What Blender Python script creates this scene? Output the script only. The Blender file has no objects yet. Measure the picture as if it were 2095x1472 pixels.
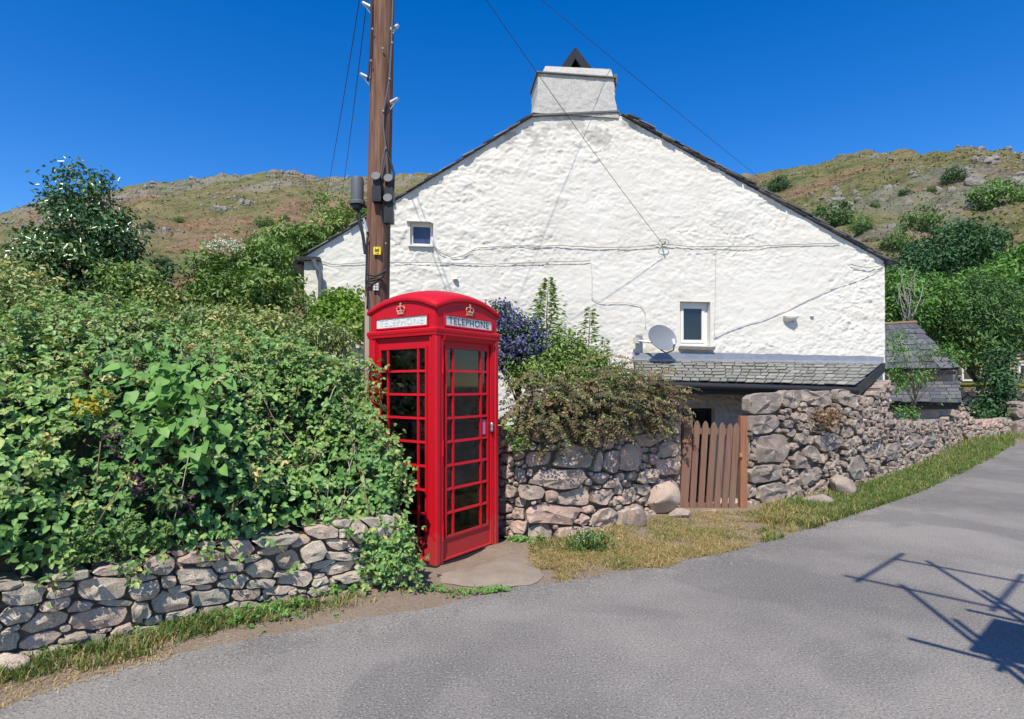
import bpy, math, random
import numpy as np
from mathutils import Vector

random.seed(11)
rng = np.random.default_rng(11)
R = math.radians
SC = bpy.context.scene
COL = SC.collection

# ------------------------------------------------------------------ camera, sky, sun, exposure
F, CX, HY, H = 1170.0, 1047.5, 790.0, 1.55      # focal length, principal column, horizon row (photo pixels), eye height (m)
cam = bpy.data.cameras.new('camera')
cam.sensor_width = 36.0
cam.lens = 36.0 * F / 2095.0
cam.shift_y = (HY - 736.0) / 2095.0
cam.clip_start, cam.clip_end = 0.05, 3000
camo = bpy.data.objects.new('camera', cam)
camo.location = (0, 0, H)
camo.rotation_euler = (R(90), 0, 0)
COL.objects.link(camo)
SC.camera = camo

SUN_EL, SUN_AZ = 55.0, 13.5                      # azimuth: degrees to the left of straight behind the camera
sd = np.array([-math.sin(R(SUN_AZ)) * math.cos(R(SUN_EL)), -math.cos(R(SUN_AZ)) * math.cos(R(SUN_EL)), math.sin(R(SUN_EL))])
world = bpy.data.worlds.new('World')
SC.world = world
world.use_nodes = True
wn = world.node_tree
bg = wn.nodes['Background']
sky = wn.nodes.new('ShaderNodeTexSky')
sky.sky_type = 'NISHITA'
sky.sun_disc = False
sky.sun_elevation = R(SUN_EL)
sky.sun_rotation = R(180 + SUN_AZ)
sky.altitude = 200
sky.air_density = 1.0
sky.dust_density = 0.15
sky.ozone_density = 3.0
hs = wn.nodes.new('ShaderNodeHueSaturation')       # the whole sky alike: the deep blue of the photograph
hs.inputs['Hue'].default_value = 0.512
hs.inputs['Saturation'].default_value = 1.43
wn.links.new(sky.outputs[0], hs.inputs['Color'])
wn.links.new(hs.outputs[0], bg.inputs['Color'])
bg.inputs['Strength'].default_value = 0.15
sun = bpy.data.lights.new('sun', 'SUN')
sun.energy = 4.6
sun.angle = R(0.53)
sun.color = (1.0, 0.93, 0.80)
suno = bpy.data.objects.new('sun', sun)
suno.rotation_euler = Vector(sd).to_track_quat('Z', 'Y').to_euler()
suno.location = (-6, -20, 30)
COL.objects.link(suno)
SC.view_settings.view_transform = 'Standard'
SC.view_settings.look = 'None'
SC.view_settings.gamma = 1.0
SC.view_settings.exposure = 0.32
SC.view_settings.use_curve_mapping = False
SC.cycles.max_bounces = 8
SC.cycles.transparent_max_bounces = 16
SC.cycles.sample_clamp_indirect = 8.0

# ------------------------------------------------------------------ helpers
def P(px, py, d):                                # the point at depth d that the photograph shows at (px, py)
    return np.array([(px - CX) / F * d, d, H + (HY - py) / F * d])
def G(px, py, z=0.0):                            # the ground point shown at (px, py)
    d = (H - z) * F / (py - HY)
    return np.array([(px - CX) / F * d, d, z])
def sstep(a, b, x):
    t = np.clip((np.asarray(x, float) - a) / (b - a), 0, 1)
    return t * t * (3 - 2 * t)
def _hash(ix, iy, iz, seed):
    n = (ix.astype(np.int64) * 374761393 + iy.astype(np.int64) * 668265263 + iz.astype(np.int64) * 2147483647 + seed * 974634777) & 0xffffffff
    n = ((n ^ (n >> 13)) * 1274126177) & 0xffffffff
    n = (n ^ (n >> 16)) & 0xffffffff
    n = (n * 2654435761) & 0xffffffff
    return ((n ^ (n >> 15)) & 0xffffff) / float(0xffffff)
def vnoise(x, y, z=0.0, seed=0):                 # value noise, -1..1
    x, y, z = np.broadcast_arrays(np.asarray(x, float), np.asarray(y, float), np.asarray(z, float))
    ix, iy, iz = np.floor(x), np.floor(y), np.floor(z)
    fx, fy, fz = x - ix, y - iy, z - iz
    fx, fy, fz = (t * t * t * (t * (t * 6 - 15) + 10) for t in (fx, fy, fz))
    r = 0
    for a in (0, 1):
        for b in (0, 1):
            for c in (0, 1):
                w = (fx if a else 1 - fx) * (fy if b else 1 - fy) * (fz if c else 1 - fz)
                r = r + w * _hash(ix + a, iy + b, iz + c, seed)
    return r * 2 - 1
def fbm(x, y, z=0.0, oct=4, seed=0):
    r, a, f = 0, 0.5, 1.0
    for k in range(oct):
        r = r + a * vnoise(np.asarray(x) * f, np.asarray(y) * f, np.asarray(z) * f, seed + k * 17)
        a *= 0.5; f *= 2.03
    return r
def unit(v):
    v = np.asarray(v, float)
    return v / np.maximum(np.linalg.norm(v, axis=-1, keepdims=True), 1e-9)

OFF = {}
def fast_mesh(name, V, Q):
    V = np.asarray(V, np.float32); Q = np.asarray(Q, np.int32)
    me = bpy.data.meshes.new(name)
    me.vertices.add(len(V)); me.vertices.foreach_set('co', V.ravel())
    n, k = Q.shape
    me.loops.add(n * k); me.loops.foreach_set('vertex_index', Q.ravel())
    me.polygons.add(n)
    me.polygons.foreach_set('loop_start', np.arange(0, n * k, k, dtype=np.int32))
    me.polygons.foreach_set('loop_total', np.full(n, k, np.int32))
    me.update(calc_edges=True)
    return me
def tagit(o, label=None, cat=None, group=None, kind=None):
    if label: o['label'] = label
    if cat: o['category'] = cat
    if group: o['group'] = group
    if kind: o['kind'] = kind
    return o
def put(name, me, mat, parent=None, smooth=None, sharp=None):
    if mat is not None and len(me.materials) == 0:
        me.materials.append(mat)
    if smooth:
        me.polygons.foreach_set('use_smooth', np.ones(len(me.polygons), bool))
        if sharp: me.set_sharp_from_angle(angle=R(sharp))
    o = bpy.data.objects.new(name, me)
    COL.objects.link(o)
    if parent is not None:
        o.parent = parent
        if parent.name in OFF: OFF[o.name] = OFF[parent.name]
    return o
def mk(name, V, Fc, mat, parent=None, smooth=False, sharp=None, attr=None):
    V = np.asarray(V, float)
    if parent is not None and parent.name in OFF:
        V = V - OFF[parent.name]
    if isinstance(Fc, np.ndarray):
        me = fast_mesh(name, V, Fc)
    else:
        me = bpy.data.meshes.new(name); me.from_pydata(V.tolist(), [], Fc); me.update()
    if attr is not None:
        a = me.attributes.new('rnd', 'FLOAT', 'POINT')
        a.data.foreach_set('value', np.asarray(attr, np.float32))
    return put(name, me, mat, parent, smooth, sharp)
def thing(name, label, cat, loc, rz=0.0, group=None, world=True):   # Empty at the base; children given in world coordinates when world
    o = bpy.data.objects.new(name, None)
    o.empty_display_size = 0.2
    COL.objects.link(o)
    o.location = [float(v) for v in loc]
    o.rotation_euler = (0, 0, rz)
    tagit(o, label, cat, group)
    if world: OFF[o.name] = np.array([float(v) for v in loc])
    return o

class MB:                                         # collects simple shapes into one mesh
    def __init__(s): s.V = []; s.F = []; s.n = 0
    def add(s, V, Fc):
        V = np.asarray(V, float)
        s.V.append(V); s.F += [tuple(int(i) + s.n for i in f) for f in Fc]; s.n += len(V)
        return s
    def box(s, x0, x1, y0, y1, z0, z1):
        V = [(x, y, z) for z in (z0, z1) for y in (y0, y1) for x in (x0, x1)]
        return s.add(V, [(0, 2, 3, 1), (4, 5, 7, 6), (0, 1, 5, 4), (2, 6, 7, 3), (0, 4, 6, 2), (1, 3, 7, 5)])
    def hexa(s, a, b):                            # two quads of matching corners
        return s.add(list(a) + list(b), [(3, 2, 1, 0), (4, 5, 6, 7)] + [(i, (i + 1) % 4, (i + 1) % 4 + 4, i + 4) for i in range(4)])
    def prism(s, poly, off):                      # 3-D polygon extruded by the vector off
        a = np.asarray(poly, float); b = a + np.asarray(off, float); n = len(a)
        return s.add(np.vstack([a, b]), [tuple(range(n))[::-1], tuple(range(n, 2 * n))] + [(i, (i + 1) % n, (i + 1) % n + n, i + n) for i in range(n)])
    def tube(s, pts, r, n=8, cap=True):
        p = np.asarray(pts, float); m = len(p)
        r = np.full(m, float(r)) if np.isscalar(r) else np.asarray(r, float)
        t = np.gradient(p, axis=0); t = unit(t)
        up = np.array([0, 0, 1.0]) if abs(t[0][2]) < 0.9 else np.array([1.0, 0, 0])
        u = unit(np.cross(up, t[0])); V = []
        for i in range(m):
            u = unit(u - t[i] * np.dot(u, t[i])); w = np.cross(t[i], u)
            for k in range(n):
                a = 2 * math.pi * k / n
                V.append(p[i] + r[i] * (math.cos(a) * u + math.sin(a) * w))
        Fc = [(i * n + k, i * n + (k + 1) % n, (i + 1) * n + (k + 1) % n, (i + 1) * n + k) for i in range(m - 1) for k in range(n)]
        if cap: Fc += [tuple(range(n))[::-1], tuple(range((m - 1) * n, m * n))]
        return s.add(V, Fc)
    def lathe(s, prof, n=20, c=(0, 0, 0)):        # prof: (radius, z) pairs
        V = [(c[0] + r * math.cos(2 * math.pi * k / n), c[1] + r * math.sin(2 * math.pi * k / n), c[2] + z) for r, z in prof for k in range(n)]
        m = len(prof)
        Fc = [(i * n + k, i * n + (k + 1) % n, (i + 1) * n + (k + 1) % n, (i + 1) * n + k) for i in range(m - 1) for k in range(n)]
        return s.add(V, Fc + [tuple(range(n))[::-1], tuple(range((m - 1) * n, m * n))])
    def ball(s, c, r, n=10, m=6):
        pr = [(max(1e-4, r * math.sin(math.pi * i / m)), -r * math.cos(math.pi * i / m)) for i in range(m + 1)]
        return s.lathe(pr, n, c)
    def build(s, name, mat, parent=None, smooth=False, sharp=None):
        return mk(name, np.vstack(s.V), s.F, mat, parent, smooth, sharp)

# ------------------------------------------------------------------ materials
class Mat:
    def __init__(s, name, rough=0.8, spec=0.3):
        s.m = bpy.data.materials.new(name); s.m.use_nodes = True
        s.nt = s.m.node_tree; s.b = s.nt.nodes['Principled BSDF']
        s.b.inputs['Roughness'].default_value = rough
        s.b.inputs['Specular IOR Level'].default_value = spec
        s._tc = None
    def n(s, t, **kw):
        nd = s.nt.nodes.new(t)
        for k, v in kw.items():
            if hasattr(nd, k): setattr(nd, k, v)
        return nd
    def L(s, a, b): s.nt.links.new(a, b)
    def coord(s, scale=(1, 1, 1), kind='Object', rz=0.0):
        if kind == 'World':
            g = s.n('ShaderNodeNewGeometry'); o = g.outputs['Position']
        else:
            tc = s.n('ShaderNodeTexCoord'); o = tc.outputs[kind]
        mp = s.n('ShaderNodeMapping'); mp.inputs['Scale'].default_value = scale; mp.inputs['Rotation'].default_value = (0, 0, rz)
        s.L(o, mp.inputs['Vector'])
        return mp.outputs[0]
    def noise(s, vec, scale, detail=4, rough=0.55, dist=0.0):
        t = s.n('ShaderNodeTexNoise'); s.L(vec, t.inputs['Vector'])
        t.inputs['Scale'].default_value = scale; t.inputs['Detail'].default_value = detail
        t.inputs['Roughness'].default_value = rough; t.inputs['Distortion'].default_value = dist
        return t.outputs['Fac']
    def vor(s, vec, scale, feature='F1', out='Distance'):
        t = s.n('ShaderNodeTexVoronoi', feature=feature); s.L(vec, t.inputs['Vector'])
        t.inputs['Scale'].default_value = scale
        return t.outputs[out]
    def ramp(s, fac, stops):
        r = s.n('ShaderNodeValToRGB'); e = r.color_ramp.elements
        while len(e) < len(stops): e.new(0.5)
        for i, (p, c) in enumerate(stops):
            e[i].position = p
            e[i].color = (c, c, c, 1) if np.isscalar(c) else (*c, 1)
        s.L(fac, r.inputs['Fac'])
        return r.outputs['Color']
    def mix(s, fac, a, b, mode='MIX'):
        x = s.n('ShaderNodeMix', data_type='RGBA', blend_type=mode)
        for k, v in ((0, fac), (6, a), (7, b)):
            sock = x.inputs[k]
            if hasattr(v, 'is_linked'): s.L(v, sock)
            elif k == 0: sock.default_value = v
            else: sock.default_value = (v, v, v, 1) if np.isscalar(v) else (*v, 1)
        return x.outputs[2]
    def col(s, c):
        if hasattr(c, 'is_linked'): s.L(c, s.b.inputs['Base Color'])
        else: s.b.inputs['Base Color'].default_value = (*c, 1)
        return s
    def bump(s, h, strength=0.5, dist=0.01):
        b = s.n('ShaderNodeBump'); b.inputs['Strength'].default_value = strength; b.inputs['Distance'].default_value = dist
        s.L(h, b.inputs['Height']); s.L(b.outputs[0], s.b.inputs['Normal'])
        return s
    def rnd(s):
        o = s.n('ShaderNodeObjectInfo'); return o.outputs['Random']
    def attr(s, name='rnd'):
        a = s.n('ShaderNodeAttribute'); a.attribute_name = name; return a.outputs['Fac']

MT = {}
def plain(name, c, rough=0.6, spec=0.3, metal=0.0, vary=0.12, scale=14.0, bump=0.0):
    m = Mat(name, rough, spec); m.b.inputs['Metallic'].default_value = metal
    v = m.coord(); f = m.noise(v, scale, 5)
    m.col(m.mix(f, tuple(x * (1 - vary) for x in c), tuple(min(1, x * (1 + vary)) for x in c)))
    if bump: m.bump(m.noise(v, scale * 4, 4), bump, 0.005)
    MT[name] = m.m
    return m.m

def stone_mat(name, a, b, c, lichen, lich_amt):
    m = Mat(name, 0.9, 0.15)
    v = m.coord(kind='World')
    base = m.ramp(m.rnd(), [(0.0, a), (0.5, b), (1.0, c)])
    patch = m.noise(v, 7, 5, 0.6)
    base = m.mix(m.ramp(patch, [(0.35, 0.0), (0.7, 1.0)]), base, m.mix(0.5, base, b))
    speck = m.noise(v, 130, 3, 0.7)
    base = m.mix(m.ramp(speck, [(0.32, 1.0), (0.5, 0.0)]), base, m.mix(1.0, base, 0.45, 'MULTIPLY'))
    base = m.mix(m.ramp(speck, [(0.54, 0.0), (0.72, 0.55)]), base, tuple(min(1, x * 1.5) for x in b))
    lf = m.ramp(m.noise(v, 16, 6, 0.7, 0.4), [(0.60 - lich_amt, 0.0), (0.68 - lich_amt, 0.75)])
    base = m.mix(lf, base, lichen)
    base = m.mix(m.ramp(m.noise(v, 3.3, 5, 0.65), [(0.40, 0.0), (0.66, 0.65)]), base, m.mix(1.0, base, (0.62, 0.60, 0.62), 'MULTIPLY'))
    dk = m.ramp(m.noise(v, 11, 6, 0.7, 0.8), [(0.62, 0.0), (0.72, 0.6)])
    base = m.mix(dk, base, (0.07, 0.06, 0.055))
    m.col(base)
    m.bump(m.mix(0.5, m.noise(v, 40, 6, 0.65), m.noise(v, 150, 3)), 0.75, 0.012)
    MT[name] = m.m
    return m.m
stone_mat('granite_pink', (0.53, 0.38, 0.30), (0.52, 0.44, 0.35), (0.43, 0.39, 0.31), (0.58, 0.56, 0.46), 0.02)
stone_mat('granite_warm', (0.54, 0.36, 0.29), (0.50, 0.39, 0.31), (0.36, 0.31, 0.26), (0.60, 0.57, 0.49), 0.02)
stone_mat('granite_grey', (0.27, 0.20, 0.165), (0.43, 0.345, 0.28), (0.27, 0.23, 0.195), (0.60, 0.57, 0.49), 0.04)

m = Mat('whitewash', 0.9, 0.12)
v = m.coord()
c = m.mix(m.ramp(m.noise(v, 1.3, 5, 0.6), [(0.4, 0.0), (0.75, 1.0)]), (0.71, 0.68, 0.605), (0.645, 0.61, 0.53))
c = m.mix(m.ramp(m.noise(v, 16, 6, 0.75, 0.5), [(0.66, 0.0), (0.78, 0.35)]), c, (0.45, 0.43, 0.38))
c = m.mix(m.ramp(m.attr('rnd'), [(0.35, 0.0), (0.8, 0.75)]), c, (0.42, 0.40, 0.35))
st4 = m.noise(m.coord((2.2, 2.2, 0.35)), 1.6, 6, 0.7)
c = m.mix(m.ramp(st4, [(0.56, 0.0), (0.74, 0.35)]), c, (0.47, 0.45, 0.37))
m.col(c)
m.bump(m.mix(0.5, m.noise(v, 26, 6, 0.65), m.noise(v, 90, 4)), 0.55, 0.012)
MT['whitewash'] = m.m

m = Mat('roughcast', 0.95, 0.1)
v = m.coord()
c = m.mix(m.ramp(m.noise(v, 60, 4, 0.7), [(0.35, 1.0), (0.55, 0.0)]), (0.62, 0.60, 0.55), (0.42, 0.40, 0.36))
c = m.mix(m.ramp(m.noise(v, 5, 6, 0.7, 0.5), [(0.52, 0.0), (0.7, 0.55)]), c, (0.33, 0.32, 0.29))
m.col(c); m.bump(m.noise(v, 70, 4, 0.7), 0.8, 0.02)
MT['roughcast'] = m.m

m = Mat('asphalt', 0.92, 0.2)
v = m.coord(kind='World')
big = m.noise(v, 0.55, 5, 0.6)
c = m.mix(m.ramp(big, [(0.38, 0.0), (0.62, 1.0)]), (0.26, 0.24, 0.216), (0.165, 0.154, 0.143))
c = m.mix(m.ramp(m.noise(m.coord((0.16, 0.9, 1), 'World', R(-36)), 1.0, 4, 0.5), [(0.40, 0.0), (0.66, 0.22)]), c, (0.285, 0.266, 0.243))
sp = m.noise(v, 78, 3, 0.7)
c = m.mix(m.ramp(m.noise(v, 0.7, 3, 0.5, 0.8), [(0.53, 0.0), (0.60, 0.6)]), c, (0.155, 0.147, 0.14))
c = m.mix(m.ramp(sp, [(0.36, 0.75), (0.45, 0.0)]), c, (0.07, 0.065, 0.06))
c = m.mix(m.ramp(sp, [(0.57, 0.0), (0.68, 0.7)]), c, (0.50, 0.465, 0.42))
c = m.mix(m.ramp(m.noise(v, 2.4, 6, 0.7), [(0.55, 0.0), (0.8, 0.4)]), c, (0.30, 0.27, 0.23))
m.col(c)
m.bump(m.mix(0.4, m.vor(v, 90), sp), 0.7, 0.008)
MT['asphalt'] = m.m

m = Mat('dirt', 0.97, 0.05)
v = m.coord(kind='World')
c = m.mix(m.noise(v, 3.0, 6, 0.65), (0.20, 0.145, 0.105), (0.32, 0.25, 0.185))
c = m.mix(m.ramp(m.noise(v, 75, 3, 0.7), [(0.55, 0.0), (0.70, 0.8)]), c, (0.44, 0.40, 0.35))
c = m.mix(m.ramp(m.noise(v, 45, 4, 0.7), [(0.30, 0.7), (0.45, 0.0)]), c, (0.09, 0.065, 0.045))
m.col(c); m.bump(m.noise(v, 60, 5, 0.7), 0.8, 0.02)
MT['dirt'] = m.m

m = Mat('earth_concrete', 0.95, 0.08)
v = m.coord(kind='World')
c = m.mix(m.ramp(m.noise(v, 5, 6, 0.65), [(0.3, 0.0), (0.7, 1.0)]), (0.25, 0.20, 0.155), (0.335, 0.28, 0.225))
c = m.mix(m.ramp(m.noise(v, 110, 3, 0.7), [(0.33, 0.7), (0.45, 0.0)]), c, (0.16, 0.12, 0.09))
m.col(c); m.bump(m.noise(v, 70, 5, 0.7), 0.5, 0.01)
MT['earth_concrete'] = m.m

m = Mat('red_paint', 0.48, 0.32)
v = m.coord()
c = m.mix(m.ramp(m.noise(v, 9, 6, 0.65), [(0.35, 0.0), (0.75, 1.0)]), (0.56, 0.004, 0.014), (0.46, 0.008, 0.018))
c = m.mix(m.ramp(m.noise(v, 34, 6, 0.75, 0.6), [(0.60, 0.0), (0.78, 0.40)]), c, (0.40, 0.10, 0.08))
sp_ = m.n('ShaderNodeSeparateXYZ'); tc_ = m.n('ShaderNodeNewGeometry'); m.L(tc_.outputs['Position'], sp_.inputs[0]); mu = m.n('ShaderNodeMath', operation='MULTIPLY_ADD'); m.L(m.noise(v, 20, 5, 0.7), mu.inputs[0]); mu.inputs[1].default_value = -0.55; m.L(sp_.outputs['Z'], mu.inputs[2])
c = m.mix(m.ramp(mu.outputs[0], [(-0.24, 0.40), (-0.12, 0.0)]), c, (0.30, 0.07, 0.06))
m.col(c); m.bump(m.noise(v, 45, 4), 0.12, 0.004)
MT['red_paint'] = m.m

m = Mat('slate', 0.75, 0.3)
v = m.coord(kind='World')
c = m.ramp(m.rnd(), [(0.0, (0.15, 0.147, 0.135)), (0.45, (0.235, 0.228, 0.20)), (0.75, (0.19, 0.187, 0.165)), (1.0, (0.31, 0.30, 0.255))])
c = m.mix(m.ramp(m.noise(v, 9, 6, 0.7, 0.5), [(0.54, 0.0), (0.68, 0.6)]), c, (0.40, 0.41, 0.34))
c = m.mix(m.ramp(m.noise(v, 22, 6, 0.7, 0.5), [(0.58, 0.0), (0.70, 0.7)]), c, (0.10, 0.10, 0.10))
m.col(c); m.bump(m.noise(v, 45, 5, 0.7), 0.5, 0.01)
MT['slate'] = m.m
m = Mat('dark_slate', 0.55, 0.4)
v = m.coord(kind='World')
c = m.ramp(m.rnd(), [(0.0, (0.075, 0.075, 0.08)), (0.5, (0.12, 0.115, 0.12)), (1.0, (0.17, 0.165, 0.16))])
c = m.mix(m.ramp(m.noise(v, 12, 6, 0.7, 0.5), [(0.56, 0.0), (0.72, 0.6)]), c, (0.24, 0.22, 0.20))
m.col(c); m.bump(m.noise(v, 40, 5, 0.7), 0.4, 0.01)
MT['dark_slate'] = m.m

def wood(name, a, b, rough=0.75, stretch=14, grey=None):
    m = Mat(name, rough, 0.25)
    v = m.coord((stretch, stretch, 0.7))
    g = m.noise(v, 2.2, 6, 0.65, 0.4)
    c = m.mix(m.ramp(g, [(0.3, 0.0), (0.7, 1.0)]), a, b)
    c = m.mix(m.ramp(m.noise(m.coord((26, 26, 0.5)), 2, 3, 0.6), [(0.28, 0.85), (0.37, 0.0)]), c, tuple(x * 0.25 for x in a))
    if grey: c = m.mix(m.ramp(m.noise(m.coord((3, 3, 0.6)), 1.5, 5), [(0.45, 0.0), (0.65, 0.8)]), c, grey)
    m.col(c); m.bump(g, 0.5, 0.01)
    MT[name] = m.m
wood('pole_wood', (0.075, 0.032, 0.020), (0.27, 0.155, 0.105), 0.85, 12)
wood('gate_wood', (0.165, 0.085, 0.060), (0.25, 0.14, 0.10), 0.75, 14, (0.20, 0.15, 0.10))
wood('post_wood', (0.26, 0.11, 0.06), (0.35, 0.165, 0.095), 0.7, 14)
wood('grey_wood', (0.33, 0.27, 0.20), (0.44, 0.37, 0.28), 0.85, 14)

def leaf(name, stops, rough=0.45, spec=0.4, trans=0.25):
    m = Mat(name, rough, spec)
    c = m.ramp(m.attr('rnd'), stops)
    m.col(c)
    tr = m.n('ShaderNodeBsdfTranslucent')
    m.L(m.mix(1.0, c, (0.9, 1.0, 0.45), 'MULTIPLY'), tr.inputs['Color'])
    mx = m.n('ShaderNodeMixShader'); mx.inputs[0].default_value = trans
    m.L(m.b.outputs[0], mx.inputs[1]); m.L(tr.outputs[0], mx.inputs[2])
    m.L(mx.outputs[0], m.nt.nodes['Material Output'].inputs['Surface'])
    MT[name] = m.m
leaf('bramble_leaf', [(0.0, (0.077, 0.167, 0.054)), (0.45, (0.159, 0.321, 0.085)), (0.8, (0.270, 0.424, 0.122)), (0.93, (0.411, 0.489, 0.134)), (1.0, (0.540, 0.411, 0.146))])
leaf('bramble_pale', [(0.0, (0.105, 0.179, 0.062)), (0.5, (0.246, 0.324, 0.111)), (0.85, (0.400, 0.444, 0.155)), (1.0, (0.563, 0.456, 0.176))])
leaf('broad_leaf', [(0.0, (0.110, 0.247, 0.055)), (0.6, (0.182, 0.362, 0.085)), (1.0, (0.275, 0.460, 0.125))], 0.5, 0.3, 0.3)
leaf('holly_leaf', [(0.0, (0.036, 0.096, 0.029)), (0.6, (0.091, 0.184, 0.049)), (1.0, (0.255, 0.298, 0.102))], 0.26, 0.6, 0.1)
leaf('elder_leaf', [(0.0, (0.078, 0.150, 0.037)), (0.6, (0.167, 0.281, 0.060)), (1.0, (0.313, 0.393, 0.102))])
leaf('lime_leaf', [(0.0, (0.132, 0.242, 0.033)), (0.6, (0.220, 0.363, 0.055)), (1.0, (0.341, 0.440, 0.099))], 0.5, 0.3, 0.35)
leaf('ash_leaf', [(0.0, (0.053, 0.121, 0.036)), (0.6, (0.120, 0.230, 0.064)), (1.0, (0.218, 0.345, 0.100))], 0.5, 0.3)
leaf('bright_leaf', [(0.0, (0.068, 0.173, 0.033)), (0.6, (0.135, 0.285, 0.053)), (1.0, (0.210, 0.360, 0.090))], 0.5, 0.3)
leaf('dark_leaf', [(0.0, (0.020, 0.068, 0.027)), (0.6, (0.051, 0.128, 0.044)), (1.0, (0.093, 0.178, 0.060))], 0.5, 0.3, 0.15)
leaf('cotoneaster_leaf', [(0.0, (0.050, 0.053, 0.027)), (0.4, (0.106, 0.100, 0.048)), (0.75, (0.188, 0.125, 0.062)), (1.0, (0.325, 0.181, 0.088))], 0.55, 0.3, 0.15)
leaf('shrub_leaf', [(0.0, (0.091, 0.165, 0.042)), (0.5, (0.190, 0.297, 0.068)), (0.85, (0.314, 0.396, 0.112)), (1.0, (0.495, 0.413, 0.165))])
leaf('blue_flower', [(0.0, (0.055, 0.055, 0.130)), (0.5, (0.135, 0.130, 0.310)), (1.0, (0.27, 0.265, 0.50))], 0.7, 0.1, 0.15)
leaf('purple_flower', [(0.0, (0.072, 0.036, 0.054)), (1.0, (0.240, 0.120, 0.168))], 0.7, 0.1, 0.15)
leaf('yellow_leaf', [(0.0, (0.300, 0.280, 0.030)), (1.0, (0.600, 0.480, 0.050))], 0.6, 0.2, 0.3)
leaf('white_flower', [(0.0, (0.450, 0.460, 0.360)), (1.0, (0.660, 0.660, 0.550))], 0.7, 0.1, 0.2)
leaf('grass_blade', [(0.0, (0.105, 0.190, 0.045)), (0.42, (0.19, 0.27, 0.075)), (0.58, (0.33, 0.30, 0.10)), (0.8, (0.50, 0.36, 0.17)), (1.0, (0.60, 0.45, 0.24))], 0.6, 0.2, 0.35)
plain('bark', (0.10, 0.08, 0.06), 0.9, 0.1, 0, 0.35, 20, 0.4)
plain('pale_bark', (0.36, 0.33, 0.29), 0.9, 0.1, 0, 0.2, 20)
plain('cane', (0.22, 0.14, 0.09), 0.8, 0.2, 0, 0.3, 20)
plain('dry_cane', (0.45, 0.38, 0.28), 0.8, 0.2, 0, 0.2, 20)
plain('black_paint', (0.012, 0.012, 0.016), 0.5, 0.4)
plain('black_plastic', (0.022, 0.023, 0.026), 0.5, 0.4)
plain('grey_plastic', (0.10, 0.11, 0.125), 0.6, 0.35)
plain('lid_grey', (0.11, 0.117, 0.13), 0.6, 0.35)
plain('cable_grey', (0.25, 0.245, 0.23), 0.6, 0.3)
plain('white_cable', (0.55, 0.54, 0.50), 0.6, 0.3)
plain('galvanised', (0.50, 0.51, 0.52), 0.45, 0.5, 0.6)
plain('steel', (0.45, 0.46, 0.48), 0.32, 0.5, 0.85)
plain('lead', (0.21, 0.225, 0.26), 0.5, 0.4, 0.1, 0.3, 8, 0.3)
plain('white_paint', (0.72, 0.71, 0.67), 0.5, 0.35, 0, 0.06, 10)
plain('cream_paint', (0.52, 0.50, 0.42), 0.6, 0.3)
plain('opal', (0.68, 0.69, 0.65), 0.35, 0.4, 0, 0.10, 20)
plain('letter', (0.05, 0.055, 0.05), 0.6, 0.3)
plain('faded_letter', (0.60, 0.61, 0.575), 0.6, 0.3)
plain('crown_gold', (0.66, 0.34, 0.24), 0.45, 0.5, 0.25, 0.3, 60)
plain('dish_grey', (0.20, 0.215, 0.235), 0.55, 0.35, 0, 0.12, 6)
plain('yellow_sign', (0.85, 0.66, 0.02), 0.5, 0.4)
plain('orange_rust', (0.40, 0.20, 0.08), 0.8, 0.2)
plain('pink_sticker', (0.60, 0.16, 0.34), 0.5, 0.3)
plain('notice', (0.26, 0.28, 0.20), 0.6, 0.3)
plain('scaffold_tube', (0.45, 0.45, 0.45), 0.4, 0.5, 0.7)
plain('scaffold_board', (0.42, 0.32, 0.19), 0.8, 0.2, 0, 0.2, 8)
plain('mortar', (0.20, 0.17, 0.14), 0.95, 0.05, 0, 0.3, 12, 0.5)
plain('moss', (0.13, 0.13, 0.03), 0.95, 0.05, 0, 0.4, 16, 0.6)
plain('pale_green', (0.33, 0.46, 0.43), 0.5, 0.3)
plain('blind', (0.050, 0.062, 0.125), 0.22, 0.6, 0, 0.5, 5)
plain('dark_glass', (0.010, 0.013, 0.020), 0.06, 0.7, 0, 0.3, 3)

m = Mat('clear_glass')
tr = m.n('ShaderNodeBsdfTransparent'); tr.inputs['Color'].default_value = (0.94, 0.95, 0.94, 1)
gl = m.n('ShaderNodeBsdfGlossy'); gl.inputs['Roughness'].default_value = 0.03; gl.inputs['Color'].default_value = (0.9, 0.9, 0.9, 1)
df = m.n('ShaderNodeBsdfDiffuse'); df.inputs['Color'].default_value = (0.35, 0.32, 0.28, 1)
fr = m.n('ShaderNodeFresnel'); fr.inputs['IOR'].default_value = 1.5
mx = m.n('ShaderNodeMixShader'); m.L(fr.outputs[0], mx.inputs[0]); m.L(tr.outputs[0], mx.inputs[1]); m.L(gl.outputs[0], mx.inputs[2])
mx2 = m.n('ShaderNodeMixShader')
m.L(m.ramp(m.noise(m.coord(kind='World'), 9, 5, 0.7), [(0.45, 0.0), (0.8, 0.05)]), mx2.inputs[0])
m.L(mx.outputs[0], mx2.inputs[1]); m.L(df.outputs[0], mx2.inputs[2])
m.L(mx2.outputs[0], m.nt.nodes['Material Output'].inputs['Surface'])
MT['clear_glass'] = m.m

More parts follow.
